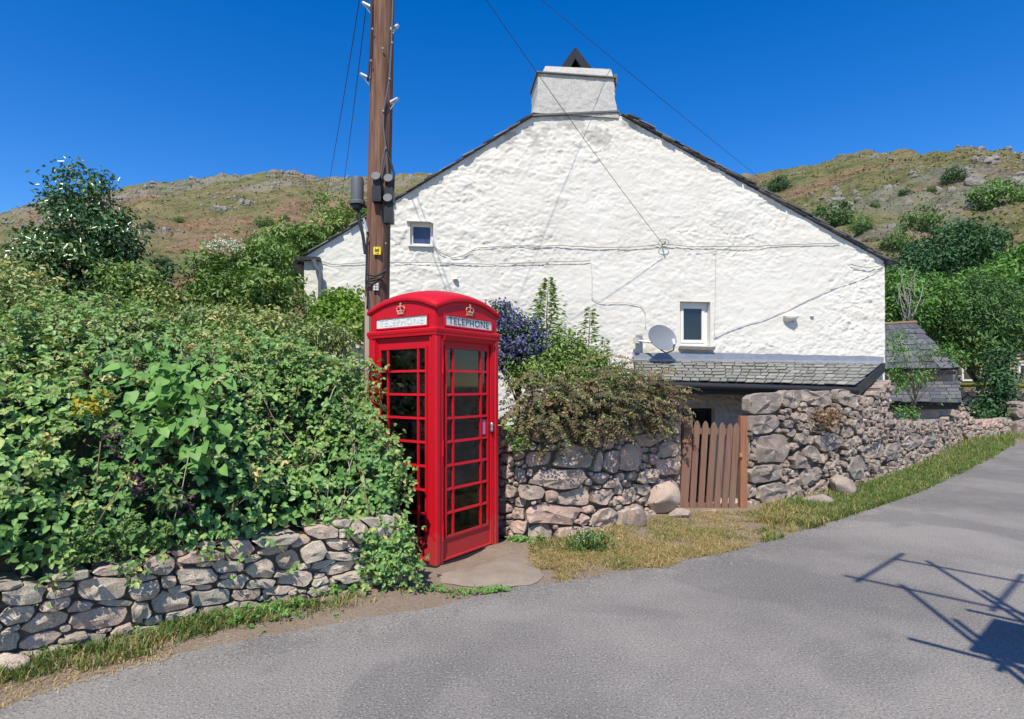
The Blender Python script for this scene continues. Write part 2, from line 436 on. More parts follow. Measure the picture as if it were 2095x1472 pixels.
m = Mat('hillside', 0.95, 0.05)
v = m.coord(kind='World')
at = m.n('ShaderNodeAttribute'); at.attribute_name = 'hcol'
n1 = m.noise(v, 0.22, 8, 0.78); n2 = m.noise(v, 0.9, 6, 0.8)
c = m.mix(m.ramp(n1, [(0.38, 0.9), (0.54, 0.0)]), at.outputs['Color'], m.mix(1.0, at.outputs['Color'], (0.38, 0.45, 0.36), 'MULTIPLY'))
c = m.mix(m.ramp(n2, [(0.52, 0.0), (0.66, 0.85)]), c, m.mix(1.0, at.outputs['Color'], (1.55, 1.5, 1.4), 'MULTIPLY'))
m.col(c); m.bump(m.mix(0.5, n1, n2), 1.0, 1.2)
MT['hillside'] = m.m
plain('hill_rock', (0.22, 0.205, 0.18), 0.95, 0.05, 0, 0.55, 1.2)

# ------------------------------------------------------------------ ground, road, hill
WL = np.array([(-9.0, -4.0), (-5.2, 0.2), (-4.2, 1.40), (-3.4, 2.33), (-2.73, 3.05), (-2.35, 3.42), (-1.79, 3.83), (-0.80, 4.42), (-0.45, 5.40), (0.396, 5.61), (1.117, 6.15),
               (1.62, 6.70), (2.17, 7.11), (2.90, 7.15), (3.57, 7.56), (5.06, 8.43), (6.55, 9.8), (8.52, 11.7), (12.5, 15.8), (40, 24)])
def wall_y(x): return np.interp(x, WL[:, 0], WL[:, 1])
def ground_z(x, y):
    b = y - wall_y(x)
    wl = sstep(-0.75, -1.35, x)
    bank = sstep(0.10, 0.35, b) * 0.25 + np.clip(b - 0.3, 0, 1.5) * 0.80
    bank = bank * (1 - 0.75 * sstep(3.5, 8, b))
    yard = -0.75 * sstep(0.35, 1.3, b) * (1 - sstep(7.5, 11, x)) * (1 - sstep(14, 22, y)) * sstep(-1.3, -0.4, x)
    z = wl * bank + (1 - wl) * yard
    front = 0.05 * np.exp(-(b / 0.30) ** 2) * (b < 0.1)
    return z + front
xs = np.concatenate([[-900, -500, -250, -120, -60, -35, -22, -15, -11], np.arange(-9, 15.01, 0.2), [17, 20, 25, 32, 45, 70, 130, 260, 500, 900]])
ys = np.concatenate([[-60, -30, -15, -8, -5], np.arange(-3, 18.01, 0.2), [20, 23, 27, 33, 42, 60, 90, 150, 250, 400, 700, 1100]])
X, Y = np.meshgrid(xs, ys)
Z = ground_z(X, Y) - 0.004
nx, ny = len(xs), len(ys)
def grid_quads(nx, ny):
    i = np.arange(nx * ny).reshape(ny, nx)
    return np.stack([i[:-1, :-1], i[:-1, 1:], i[1:, 1:], i[1:, :-1]], -1).reshape(-1, 4)
g = mk('ground', np.stack([X, Y, Z], -1).reshape(-1, 3), grid_quads(nx, ny), MT['dirt'], smooth=True)
tagit(g, 'pale brown earth beside the road and behind the walls', None, None, 'structure')

EDGE_PX = [(-900, 1800), (-300, 1560), (0, 1452), (100, 1412), (300, 1352), (500, 1308), (700, 1274), (900, 1243), (1040, 1206), (1200, 1182), (1350, 1160), (1480, 1130), (1600, 1100), (1750, 1050), (1880, 1005), (1960, 970), (2030, 935), (2066, 911)]
EDGE = np.array([G(*p)[:2] for p in EDGE_PX] + [(16.5, 16.8), (22, 18.0), (45, 22)])
def resample(poly, step):
    p = np.asarray(poly, float); d = np.r_[0, np.cumsum(np.linalg.norm(np.diff(p, axis=0), axis=1))]
    s = np.arange(0, d[-1], step)
    return np.stack([np.interp(s, d, p[:, k]) for k in range(p.shape[1])], -1)
e = resample(EDGE, 0.05)
e[:, 1] += 0.05 * fbm(e[:, 0] * 3.0, e[:, 1] * 3.0, 0, 4, 5) + 0.02 * vnoise(e[:, 0] * 14, e[:, 1] * 14, 0, 8)
t = np.linspace(0, 1, len(e))[:, None]
far = (1 - t) * np.array([-6.0, -9.0]) + t * np.array([48.0, 5.0])
V = []
for w in (0, 0.04, 0.15, 0.4, 1.0):
    p = e * (1 - w) + far * w
    V.append(np.c_[p, np.full(len(p), 0.004 if w == 0 else 0.012)])
n = len(e)
V = np.stack(V, 1).reshape(-1, 3)
road = mk('road', V, grid_quads(5, n)[:, ::-1].copy(), MT['asphalt'], smooth=True)
tagit(road, 'grey chipped asphalt lane curving up to the right', None, None, 'structure')
def road_y(x): return np.interp(x, EDGE[:, 0], EDGE[:, 1])

ap = [(868, 1178), (960, 1160), (1024, 1137), (1070, 1128), (1110, 1150), (1128, 1180), (1100, 1202), (1010, 1212), (930, 1206), (880, 1196)]
app = np.array([G(*q) for q in ap]); cen = app.mean(0); app = cen + (app - cen) * 0.84
ring = []
for k in range(len(app)):
    a, b_ = app[k], app[(k + 1) % len(app)]
    for f_ in np.linspace(0, 1, 8, endpoint=False):
        q = a * (1 - f_) + b_ * f_
        q = q + 0.025 * np.array([vnoise(q[0] * 9, q[1] * 9, 0, 3), vnoise(q[0] * 9, q[1] * 9, 0, 4), 0]); ring.append([q[0], q[1], 0.002])
inner = [[cen[0] + (q[0] - cen[0]) * 0.85, cen[1] + (q[1] - cen[1]) * 0.85, 0.016] for q in ring]
n = len(ring)
o = mk('pavement', np.array(ring + inner + [[cen[0], cen[1], 0.018]]), [(k, (k + 1) % n, (k + 1) % n + n, k + n) for k in range(n)] + [(k + n, (k + 1) % n + n, 2 * n) for k in range(n)], MT['earth_concrete'], smooth=True)
tagit(o, 'worn earthy apron in front of the telephone box door', None, None, 'structure')

# hill: polar terrain round the hamlet, ridge heights read from the skyline
SK = np.array([(-1600, 700), (-700, 600), (-200, 500), (0, 440), (60, 425), (150, 402), (240, 387), (300, 372), (380, 367), (450, 357), (520, 355), (565, 349), (610, 351), (640, 362), (700, 365), (780, 362), (850, 350), (950, 352), (1100, 380), (1300, 385), (1450, 366), (1530, 356), (1620, 346), (1700, 326), (1770, 309), (1862, 305), (1885, 312), (1960, 302), (2000, 303), (2060, 301), (2095, 306), (2300, 300), (2700, 340), (3600, 520)], float)
na, nr = 620, 170
pxs = np.linspace(-1100, 3100, na)
ph = np.arctan((pxs - CX) / F)
RID = 210 - 55 * sstep(1300, 2000, pxs)
R0 = 30 + 14 * sstep(900, 200, pxs)
u = np.linspace(-0.02, 1.5, nr)
PH, U = np.meshgrid(ph, u)
PX = np.meshgrid(pxs, u)[0]
rid = np.meshgrid(RID, u)[0]; r0 = np.meshgrid(R0, u)[0]
RR = r0 + U * (rid - r0)
hx, hy = RR * np.sin(PH), RR * np.cos(PH)
zr = H + (HY - np.interp(PX, SK[:, 0], SK[:, 1])) / F * rid * np.cos(PH)
prof = np.where(U < 1, np.clip(U, 0, 1) ** 1.12, 1 - 0.35 * (U - 1))
HZ = zr * prof - 0.6 * (U < 0.01)
rockn = fbm(hx * 0.045, hy * 0.045, 0, 5, 31)
rid_n = 1 - np.abs(fbm(hx * 0.06, hy * 0.06, HZ * 0.05, 5, 77)) * 2
rock = sstep(0.03, 0.22, rockn + 0.34 * sstep(0.72, 0.98, U) - 0.16)
amp = sstep(0.0, 0.2, U) * (1 - 0.75 * sstep(0.9, 1.0, U))
HZ = HZ + amp * (2.6 * fbm(hx * 0.05, hy * 0.05, 0, 5, 9) + rock * 2.2 * (rid_n - 0.5) + 0.5 * fbm(hx * 0.3, hy * 0.3, 0, 3, 4))
crag = (1 - sstep(0.0, 0.06, np.abs(U - 0.99))) * 1.1 * fbm(PX * 0.05, U * 30, 0, 4, 19)
HZ = HZ + crag
hv = np.stack([hx, hy, HZ], -1).reshape(-1, 3)
hill = mk('hill', hv, grid_quads(na, nr), MT['hillside'], smooth=True)
br, gr, ol, rk = np.array([0.26, 0.175, 0.110]), np.array([0.150, 0.160, 0.068]), np.array([0.225, 0.190, 0.100]), np.array([0.26, 0.245, 0.22])
n1 = fbm(hx * 0.028 + 3, hy * 0.028, 0, 5, 50); n2 = fbm(hx * 0.08, hy * 0.08, 0, 4, 60)
wgreen = sstep(-0.10, 0.22, n1 + 0.40 * (U - 0.62) + 0.35 * n2 + 0.10 * sstep(1400, 1900, PX))[..., None]
wgreen = np.maximum(wgreen, sstep(0.20, 0.02, U)[..., None])
c = br * (1 - wgreen) + (gr * 0.5 + ol * 0.5 + (ol - gr) * n2[..., None] * 1.2) * wgreen
rkw = (rock * 0.55)[..., None] * sstep(-0.25, 0.35, rid_n - 0.3)[..., None]
c = np.clip(c * (1 - rkw) + rk * rkw, 0.01, 1)
ca = hill.data.attributes.new('hcol', 'FLOAT_COLOR', 'POINT')
ca.data.foreach_set('color', np.c_[c.reshape(-1, 3), np.ones(na * nr)].astype(np.float32).ravel())
tagit(hill, 'bracken brown fell with grey crags rising behind the house', None, None, 'structure')
def hill_z(x, y):
    p_ = math.atan2(x, y); r_ = math.hypot(x, y)
    i = int(np.clip(np.searchsorted(ph, p_), 1, na - 1))
    k = int(np.clip(round((((r_ - R0[i]) / (RID[i] - R0[i])) + 0.02) / 1.52 * (nr - 1)), 0, nr - 1))
    return float(HZ[k, i])
def hill_hit(px, py):                             # where the sight line through (px, py) meets the hill
    i = int(np.clip(np.searchsorted(pxs, px), 0, na - 1))
    el = (HZ[:, i] - H) / (RR[:, i] * np.cos(ph[i])) * F
    k = int(np.argmax(el >= HY - py)) if np.any(el[:112] >= HY - py) else 108
    return np.array([hx[k, i], hy[k, i], HZ[k, i]])

def rock_lump(c, s, n=7, seed=0, flat=0.7):
    r_ = np.random.default_rng(seed)
    V = []
    for i in range(5):
        for k in range(n):
            a = 2 * math.pi * (k + 0.3 * r_.random()) / n
            el = -1.0 + i * 0.62
            q = np.array([math.cos(a) * math.cos(el), math.sin(a) * math.cos(el), math.sin(el) * flat])
            V.append(c + s * q * (0.75 + 0.45 * r_.random(3)))
    V.append(c + np.array([0, 0, s[2] * flat * 0.95]))
    Fc = [(i * n + k, i * n + (k + 1) % n, (i + 1) * n + (k + 1) % n, (i + 1) * n + k) for i in range(4) for k in range(n)]
    Fc += [(4 * n + k, 4 * n + (k + 1) % n, 5 * n) for k in range(n)]
    return np.array(V), Fc
mb = MB()
cand = np.argwhere((rock > 0.5) & (U > 0.2) & (U < 1.01) & (PX > -100) & (PX < 2200))
sel = cand[rng.choice(len(cand), 420, replace=False)]
spots = [(hx[k, i], hy[k, i], HZ[k, i]) for k, i in sel]
for (x0, y0, x1, y1, nn) in ((1860, 345, 1990, 380, 34), (1700, 395, 1760, 420, 12), (1960, 374, 2095, 388, 30), (1750, 310, 1830, 330, 20), (1980, 315, 2095, 340, 28), (520, 352, 630, 375, 60), (280, 372, 420, 395, 40), (400, 395, 520, 425, 40), (420, 425, 480, 435, 16), (1640, 402, 1720, 428, 22)):
    for k in range(nn):
        q = hill_hit(random.uniform(x0, x1), y0 + (y1 - y0) * random.random()); spots.append(tuple(q))
for k, q in enumerate(spots):
    s = 0.16 + 0.75 * random.random() ** 3
    mb.add(*rock_lump(np.array(q) + [0, 0, 0.05 * s], np.array([s * random.uniform(0.8, 1.4), s, s * random.uniform(0.7, 1.3)]), 6, k, 1.0))
o = mb.build('hill_rocks', MT['hill_rock'])
tagit(o, 'grey boulders and crags strewn over the fellside', 'rocks', None, 'stuff')

# ------------------------------------------------------------------ dry stone walls, stone by stone
def wall_map(poly):
    p = resample(poly, 0.05); d = np.r_[0, np.cumsum(np.linalg.norm(np.diff(p, axis=0), axis=1))]
    k = 9; ker = np.ones(k) / k
    ps = np.stack([np.convolve(np.pad(p[:, j], k // 2, mode='edge'), ker, 'valid') for j in (0, 1)], -1)
    tg = unit(np.gradient(ps, axis=0)); nm = np.stack([tg[:, 1], -tg[:, 0]], -1)
    if np.mean(np.sum(nm * -ps, 1)) < 0: nm = -nm
    def f(s, z, o):
        s = np.asarray(s, float)
        x = np.interp(s, d, ps[:, 0]) + np.interp(s, d, nm[:, 0]) * o
        y = np.interp(s, d, ps[:, 1]) + np.interp(s, d, nm[:, 1]) * o
        return np.stack([x, y, np.broadcast_to(z, x.shape)], -1)
    return f, d[-1]
def cells(seeds, lim, K=26, M=34, pw=4.6, gap=0.010):
    S = np.array(seeds, float); out = []
    th = np.linspace(0, 2 * math.pi, K, endpoint=False)
    for i in range(len(S)):
        s0, z0, a, b, ro = S[i]
        nb = np.where((np.abs(S[:, 0] - s0) < a * 1.5 + S[:, 2] * 1.5 + 0.1) & (np.abs(S[:, 1] - z0) < b * 1.6 + S[:, 3] * 1.6 + 0.1))[0]
        rr = np.linspace(0.1, 1.9, M)
        du = np.cos(th)[:, None] * a * rr; dv = np.sin(th)[:, None] * b * rr
        us = s0 + du * math.cos(ro) - dv * math.sin(ro); vs = z0 + du * math.sin(ro) + dv * math.cos(ro)
        D = []
        for j in nb:
            cu, cv = us - S[j, 0], vs - S[j, 1]; c_, s_ = math.cos(S[j, 4]), math.sin(S[j, 4])
            D.append((np.abs((cu * c_ + cv * s_) / S[j, 2]) ** pw + np.abs((-cu * s_ + cv * c_) / S[j, 3]) ** pw) ** (1 / pw))
        D = np.array(D); ii = list(nb).index(i); own = D[ii].copy()
        D[ii] = 1e9
        ok = (own < D.min(0)) & (own < 1.75) & lim(us, vs)
        bad = ~ok; first = np.where(bad.any(1), bad.argmax(1), M)
        r = rr[np.clip(first - 1, 0, M - 1)]
        ln = np.hypot(np.cos(th) * a, np.sin(th) * b)
        r = np.maximum(r * 0.55, r - gap / ln)
        xy = np.stack([np.cos(th) * a * r, np.sin(th) * b * r], -1)      # angular outline: straight chords between a few corners
        cr = [0]; k_ = 0
        while True:
            k_ += int(2 + (_hash(np.array(i * 31 + k_), np.array(7), np.array(3), 2) * 4))
            if k_ >= K - 1: break
            cr.append(k_)
        cr.append(K); nxy = np.zeros((K, 2))
        for c0, c1 in zip(cr[:-1], cr[1:]):
            for q_ in range(c0, c1):
                w_ = (q_ - c0) / (c1 - c0); nxy[q_] = xy[c0] * (1 - w_) + xy[c1 % K] * w_
        nxy = 0.6 * nxy + 0.4 * xy
        th2, r = np.arctan2(nxy[:, 1] / b, nxy[:, 0] / a), np.hypot(nxy[:, 0] / a, nxy[:, 1] / b)
        out.append((th2, r)); continue
        out.append((th, r))
    return S, out
def stone_mesh(sd_, cell, fmap, r_, depth=0.30, proud=0.02):
    s0, z0, a, b, ro = sd_; th, r = cell; K = len(th)
    U_, V_, O_ = [], [], []
    small = min(a, b)
    bul = min(0.060, 0.014 + 0.20 * small) * r_.uniform(0.6, 1.3); pr = r_.normal(0, proud) - 0.02
    planes = [(bul, r_.normal(0, 0.10), r_.normal(0, 0.12))] + [(bul * r_.uniform(0.9, 1.7), r_.normal(0, 0.60), r_.normal(0, 0.65)) for _ in range(6)]
    cu, sn = np.cos(th) * a * r, np.sin(th) * b * r
    for sc, base in ((0.78, -depth), (0.95, -0.10), (1.0, -0.022), (0.99, -0.004), (0.955, 1), (0.72, 1), (0.38, 1), (0.0, 1)):
        du, dv = cu * sc, sn * sc
        if sc == 0.0: du, dv = du[:1], dv[:1]
        if base == 1:
            y = np.min([h - gx * du - gz * dv for h, gx, gz in planes], axis=0)
            y = np.clip(y, 0.004, bul * 1.1)
            if sc == 0.955: y = np.minimum(y, bul * 0.86)
        else: y = np.full(len(du), base)
        us = s0 + du * math.cos(ro) - dv * math.sin(ro); vs = z0 + du * math.sin(ro) + dv * math.cos(ro)
        U_.append(us); V_.append(vs); O_.append(y + pr)
    us, vs, ys_ = np.concatenate(U_), np.concatenate(V_), np.concatenate(O_)
    nz = fbm(us * 11, vs * 11, ys_ * 11 + s0 * 7, 3, 12) * 0.045 * min(1, small / 0.09)
    us = us + 0.5 * fbm(us * 13, vs * 13, 3.1, 2, 5) * 0.02; vs = vs + 0.5 * fbm(us * 13, vs * 13, 9.7, 2, 6) * 0.02
    Vw = fmap(us, vs, ys_ + nz)
    rings = 7
    Fc = [(i * K + k, i * K + (k + 1) % K, (i + 1) * K + (k + 1) % K, (i + 1) * K + k) for i in range(rings - 1) for k in range(K)]
    Fc += [((rings - 1) * K + k, (rings - 1) * K + (k + 1) % K, rings * K) for k in range(K)]
    return Vw, Fc
def pack(seeds, L, top, base, classes, r_, tilt=0.12):
    S = [list(q) for q in seeds]; ng = len(S)
    for (a, b, n_) in classes:
        A = np.array(S).reshape(-1, 5)
        for _ in range(n_):
            s0 = r_.uniform(0, L); z0 = r_.uniform(0, 1)
            lo, hi = base(s0), top(s0)
            aa, bb = a * r_.uniform(0.7, 1.3), b * r_.uniform(0.75, 1.25)
            z0 = lo + bb * 0.6 + z0 * max(0.01, hi - lo - bb * 1.3)
            if len(A):
                q = ((s0 - A[:, 0]) / (aa + A[:, 2])) ** 2 + ((z0 - A[:, 1]) / (bb + A[:, 3])) ** 2
                if q.min() < 0.66 or (ng and q[:ng].min() < 0.92): continue
            S.append([s0, z0, aa, bb, r_.normal(0, tilt)]); A = np.array(S)
    return S
def stone_wall(name, label, poly, top, base, classes, mat, seeds=(), seed=1, gap=0.010, core=0.30, tilt=0.12, most=300, cf=0.11, dp=0.30):
    r_ = np.random.default_rng(seed)
    fmap, L = wall_map(poly)
    seeds = seeds(fmap, L) if callable(seeds) else seeds
    seeds = [q for q in seeds if q[1] < top(q[0]) - 0.3 * q[3] and q[1] > base(q[0]) - 0.03]
    S = pack(seeds, L, top, base, classes, r_, tilt)
    tp = lambda s_: top(s_) + 0.03 * vnoise(s_ * 4.5, 0, 0, seed)
    lim = lambda us, vs: (vs < tp(us)) & (vs > base(us) - 0.06) & (us > -0.02) & (us < L + 0.02)
    S, C = cells(S, lim, gap=gap)
    root = thing(name, label, 'stone wall', fmap(L / 2, 0.0, 0.0))
    order = np.argsort(-S[:, 2] * S[:, 3]); left = MB()
    for c_, i in enumerate(order):
        Vw, Fc = stone_mesh(S[i], C[i], fmap, r_, dp)
        if c_ < most: mk('stone', Vw, Fc, MT[mat], root, True, 22)
        else: left.add(Vw, Fc)
    if left.n: left.build('small_stones', MT[mat], root, True, 22)['kind'] = 'stuff'
    ss = np.arange(0.16, L - 0.14, 0.1); m_ = len(ss)
    tz = np.array([tp(q) for q in ss]) - 0.07
    V = np.concatenate([fmap(ss, np.array([base(q) for q in ss]) - 0.3, -cf), fmap(ss, tz, -cf), fmap(ss, tz, -core - 0.1), fmap(ss, np.array([base(q) for q in ss]) - 0.8, -core - 0.1)])
    Fc = [(j * m_ + k, j * m_ + k + 1, (j + 1) * m_ + k + 1, (j + 1) * m_ + k) for j in range(3) for k in range(m_ - 1)]
    Fc += [(0, m_, 2 * m_, 3 * m_), (m_ - 1, 4 * m_ - 1, 3 * m_ - 1, 2 * m_ - 1)]
    mk('wall_core', V, Fc, MT['mortar'], root)
    return root, fmap, L
def seeds_px(items, poly):                        # stones read from the photo: px, py centre, half width and half height in pixels, tilt
    def f(fmap, L):
        ss = np.linspace(0, L, 400); p = fmap(ss, 0.0, 0.0); pp = CX + p[:, 0] / p[:, 1] * F
        od = np.argsort(pp); res = []
        for (px, py, hw, hh, ti) in items:
            s_ = float(np.interp(px, pp[od], ss[od])); d = float(np.interp(px, pp[od], p[od, 1]))
            s2 = float(np.interp(px + hw, pp[od], ss[od])); s1 = float(np.interp(px - hw, pp[od], ss[od]))
            res.append([s_, H + (HY - py) / F * d, max(0.03, abs(s2 - s1) / 2), hh / F * d, ti])
        return res
    return f

# wall under the brambles, left of the telephone box
LWP = [(-0.80, 4.42), (-1.30, 4.13), (-1.79, 3.83), (-2.35, 3.42), (-2.73, 3.05), (-3.4, 2.33), (-4.2, 1.40)]
left_items = [(205, 1205, 52, 28, 0.2), (300, 1210, 33, 22, 0.2), (400, 1183, 46, 18, 0.12), (347, 1190, 18, 16, 0), (350, 1237, 42, 26, 0.4), (432, 1223, 40, 18, 0.12), (210, 1268, 62, 28, 0.1), (287, 1252, 21, 22, -0.2),
              (320, 1160, 32, 18, 0.1), (420, 1140, 46, 12, 0.1), (130, 1180, 55, 12, 0.15), (45, 1222, 45, 20, 0.05), (40, 1262, 38, 22, 0.1), (95, 1275, 45, 24, 0.35), (0, 1320, 34, 24, 0.2), (165, 1243, 24, 14, 0.2), (240, 1238, 34, 9, 0.25), (465, 1160, 28, 18, 0.1),
              (360, 1110, 46, 20, 0.1), (490, 1130, 28, 22, 0), (560, 1105, 40, 14, 0.1), (590, 1150, 28, 24, 0.1), (540, 1165, 26, 20, 0.1), (640, 1130, 28, 22, 0.1), (610, 1185, 34, 18, 0.1), (700, 1115, 30, 14, 0.15), (700, 1140, 40, 9, 0.2), (690, 1055, 36, 14, 0.1), (610, 1060, 34, 20, 0.1), (740, 1095, 22, 24, 0.1), (660, 1090, 34, 12, 0.25), (530, 1075, 28, 18, 0.2), (735, 1050, 26, 16, 0.0), (480, 1195, 28, 14, 0.2), (370, 1275, 30, 9, 0.1), (425, 1255, 28, 12, 0.1), (780, 1080, 26, 26, 0.1), (570, 1210, 30, 10, 0.1), (240, 1150, 40, 12, 0.1), (500, 1240, 30, 10, 0.2)]
stone_wall('dry_stone_wall', 'low pale stone wall under the brambles, running down from the telephone box', LWP,
           lambda s: 0.565 - 0.035 * s + 0 * np.asarray(s), lambda s: 0.0 * np.asarray(s),
           [(0.13, 0.042, 300), (0.10, 0.034, 900), (0.07, 0.026, 1400), (0.045, 0.018, 1400)], 'granite_pink', seeds_px([(a, b, c * 0.95, d * 0.80, t_) for a, b, c, d, t_ in left_items], LWP), 3, 0.004, 0.2, cf=0.075)
# wall between the telephone box and the gate
MWP = [(-0.70, 6.15), (-0.20, 6.00), (0.03, 5.66), (0.396, 5.68), (1.117, 6.15), (1.62, 6.70), (2.14, 7.09)]
mid_items = [(1102, 940, 30, 16, 0), (1185, 935, 45, 24, 0), (1150, 980, 60, 23, -0.08), (1180, 1022, 40, 19, 0.05), (1135, 1052, 62, 22, -0.12), (1087, 1007, 28, 16, 0), (1130, 1018, 14, 14, 0), (1107, 1095, 30, 20, 0), (1165, 1098, 26, 18, 0), (1240, 1062, 26, 18, -0.2), (1293, 1062, 28, 28, 0),
             (1362, 1010, 40, 28, -0.05), (1370, 955, 32, 18, 0.05), (1290, 935, 26, 30, 0.1), (1250, 880, 22, 16, 0), (1365, 838, 20, 20, 0), (1060, 1030, 14, 12, 0), (1055, 1052, 14, 13, 0), (1060, 1080, 16, 12, 0), (1330, 975, 24, 18, 0), (1235, 1015, 20, 14, 0), (1290, 1015, 16, 16, 0), (1225, 945, 10, 24, 0), (1255, 945, 18, 26, 0.2), (1330, 900, 30, 14, 0), (1375, 920, 22, 18, 0), (1130, 890, 45, 14, 0), (1060, 890, 22, 14, 0), (1320, 1000, 14, 14, 0), (1215, 1090, 20, 12, 0)]
def mid_top(s): return np.interp(s, [0, 1.2, 2.2, 2.9, 3.6], [1.10, 1.16, 1.22, 1.30, 1.38])
_, MF, ML = stone_wall('dry_stone_wall', 'chest-high warm stone wall topped with brown creeping shrub, between telephone box and gate', MWP,
           mid_top, lambda s: 0.0 * np.asarray(s), [(0.12, 0.07, 200), (0.085, 0.055, 700), (0.055, 0.04, 1500), (0.035, 0.028, 1500)], 'granite_warm', seeds_px(mid_items, MWP), 5, 0.007, 0.35)
# wall to the right of the gate
RWP = [(2.96, 7.18), (3.57, 7.56), (5.06, 8.43), (6.55, 9.8), (8.52, 11.7), (12.3, 15.6)]
right_items = [(1565, 828, 40, 24, 0), (1562, 868, 36, 22, 0), (1625, 815, 22, 20, 0), (1682, 812, 34, 20, 0.05), (1733, 812, 20, 18, 0), (1585, 920, 35, 32, 0), (1567, 968, 36, 20, 0), (1655, 935, 26, 20, 0), (1650, 938, 22, 20, 0.1), (1582, 1005, 30, 18, 0), (1628, 1005, 14, 18, 0), (1665, 975, 22, 20, 0), (1645, 940, 18, 22, 0), (1720, 998, 30, 26, 0.1), (1683, 1000, 15, 16, 0), (1700, 905, 26, 18, 0), (1535, 920, 12, 24, 0), (1540, 1005, 20, 14, 0), (1758, 960, 16, 22, 0), (1760, 810, 22, 14, 0), (1800, 922, 14, 16, 0), (1830, 925, 18, 18, 0), (1870, 905, 22, 16, 0), (1910, 900, 18, 14, 0)]
def right_top(s): return np.interp(s, [0, 2.2, 2.9, 3.5, 4.2, 5.5, 7.5, 13], [1.47, 1.50, 1.40, 1.12, 0.98, 0.90, 0.82, 0.78])
stone_wall('dry_stone_wall', 'long grey rubble wall from the gate post along the grass verge', RWP, right_top, lambda s: 0.02 + 0.0 * np.asarray(s),
           [(0.12, 0.08, 120), (0.085, 0.06, 600), (0.062, 0.046, 1600), (0.042, 0.034, 1800)], 'granite_grey', seeds_px(right_items, RWP), 8, 0.010, 0.10, dp=0.15)
# stub beside the porch, yard walls further along
stone_wall('dry_stone_wall', 'steep rubble stub wall between the porch eave and the house corner', [(5.40, 9.25), (6.15, 9.70), (6.95, 10.40)],
           lambda s: np.interp(s, [0, 0.9, 1.95], [1.28, 1.44, 1.70]), lambda s: 0.45 + 0.0 * np.asarray(s), [(0.13, 0.08, 200), (0.085, 0.06, 300), (0.06, 0.045, 300)], 'granite_grey', (), 21)
stone_wall('dry_stone_wall', 'far roadside wall of flat stones stepping down beyond the slate lean-to', [tuple(P(1815, 800, 14.0)[:2]), tuple(P(1960, 800, 16.2)[:2]), tuple(P(2072, 800, 18.4)[:2])],
           lambda s: np.interp(s, [0, 2.4, 3.2, 4.4, 5.4], [0.95, 1.30, 1.45, 0.95, 0.55]), lambda s: 0.0 * np.asarray(s), [(0.26, 0.12, 260), (0.18, 0.08, 300), (0.11, 0.06, 300)], 'granite_warm', (), 23, 0.014)
stone_wall('dry_stone_wall', 'short far wall of dark boulders at the bend of the lane', [tuple(P(2078, 800, 18.8)[:2]), tuple(P(2190, 800, 19.5)[:2])],
           lambda s: 1.05 + 0.0 * np.asarray(s), lambda s: 0.0 * np.asarray(s), [(0.30, 0.2, 60), (0.18, 0.12, 100)], 'granite_grey', (), 24, 0.014)
stone_wall('dry_stone_wall', 'distant mossy topped garden wall in front of the far cottage', [tuple(P(1945, 800, 21.5)[:2]), tuple(P(2200, 800, 23.0)[:2])],
           lambda s: 1.35 + 0.0 * np.asarray(s), lambda s: 0.2 + 0.0 * np.asarray(s), [(0.22, 0.12, 140), (0.13, 0.09, 260)], 'granite_warm', (), 25, 0.014)
# loose boulders at the foot of the walls
def boulder(label, px, py, d, s, mat='granite_warm', seed=0):
    c_ = P(px, py, d); r_ = np.random.default_rng(seed); nu, nv = 30, 18; V = []
    for i in range(nv + 1):
        for k in range(nu):
            a, b = 2 * math.pi * k / nu, math.pi * i / nv; V.append((math.sin(b) * math.cos(a), math.sin(b) * math.sin(a), -math.cos(b)))
    V = np.array(V); V = V * (1 + 0.34 * fbm(V[:, 0] * 1.6 + seed, V[:, 1] * 1.6, V[:, 2] * 1.6, 4, seed))[:, None]
    for _ in range(9):                            # flat broken faces
        n_ = unit(r_.normal(size=3)); dd = V @ n_ - r_.uniform(0.50, 0.80); V = V - np.maximum(dd, 0)[:, None] * n_ * 0.85
    V = V * (1 + 0.05 * fbm(V[:, 0] * 7, V[:, 1] * 7, V[:, 2] * 7, 3, seed + 1))[:, None] * np.array(s)
    Fc = [(i * nu + k, i * nu + (k + 1) % nu, (i + 1) * nu + (k + 1) % nu, (i + 1) * nu + k) for i in range(nv) for k in range(nu)]
    o = mk('boulder', V, Fc, MT[mat], None, True, 40); o.location = c_
    tagit(o, label, 'boulder', 'boulders at the wall foot')
boulder('big rounded pinkish boulder leaning on the left gate stile', 1362, 1016, 6.75, (0.23, 0.19, 0.21), 'granite_warm', 2)
boulder('upright grey slab of rock in the straw grass, left of the gate', 1293, 1064, 6.25, (0.15, 0.11, 0.20), 'granite_grey', 4)
boulder('low orange lichened boulder half buried beside the gate bottom', 1388, 1050, 6.75, (0.14, 0.13, 0.09), 'granite_warm', 6)
boulder('pale round mossy boulder at the foot of the rubble wall', 1722, 1002, 8.0, (0.18, 0.16, 0.20), 'granite_warm', 8)
boulder('slanted pale slab boulder in the verge right of the gate post', 1672, 1032, 7.45, (0.23, 0.14, 0.14), 'granite_grey', 10)
boulder('flat boulder at the road edge near the lower end of the bramble wall', 18, 1372, 3.05, (0.13, 0.10, 0.09), 'granite_pink', 12)

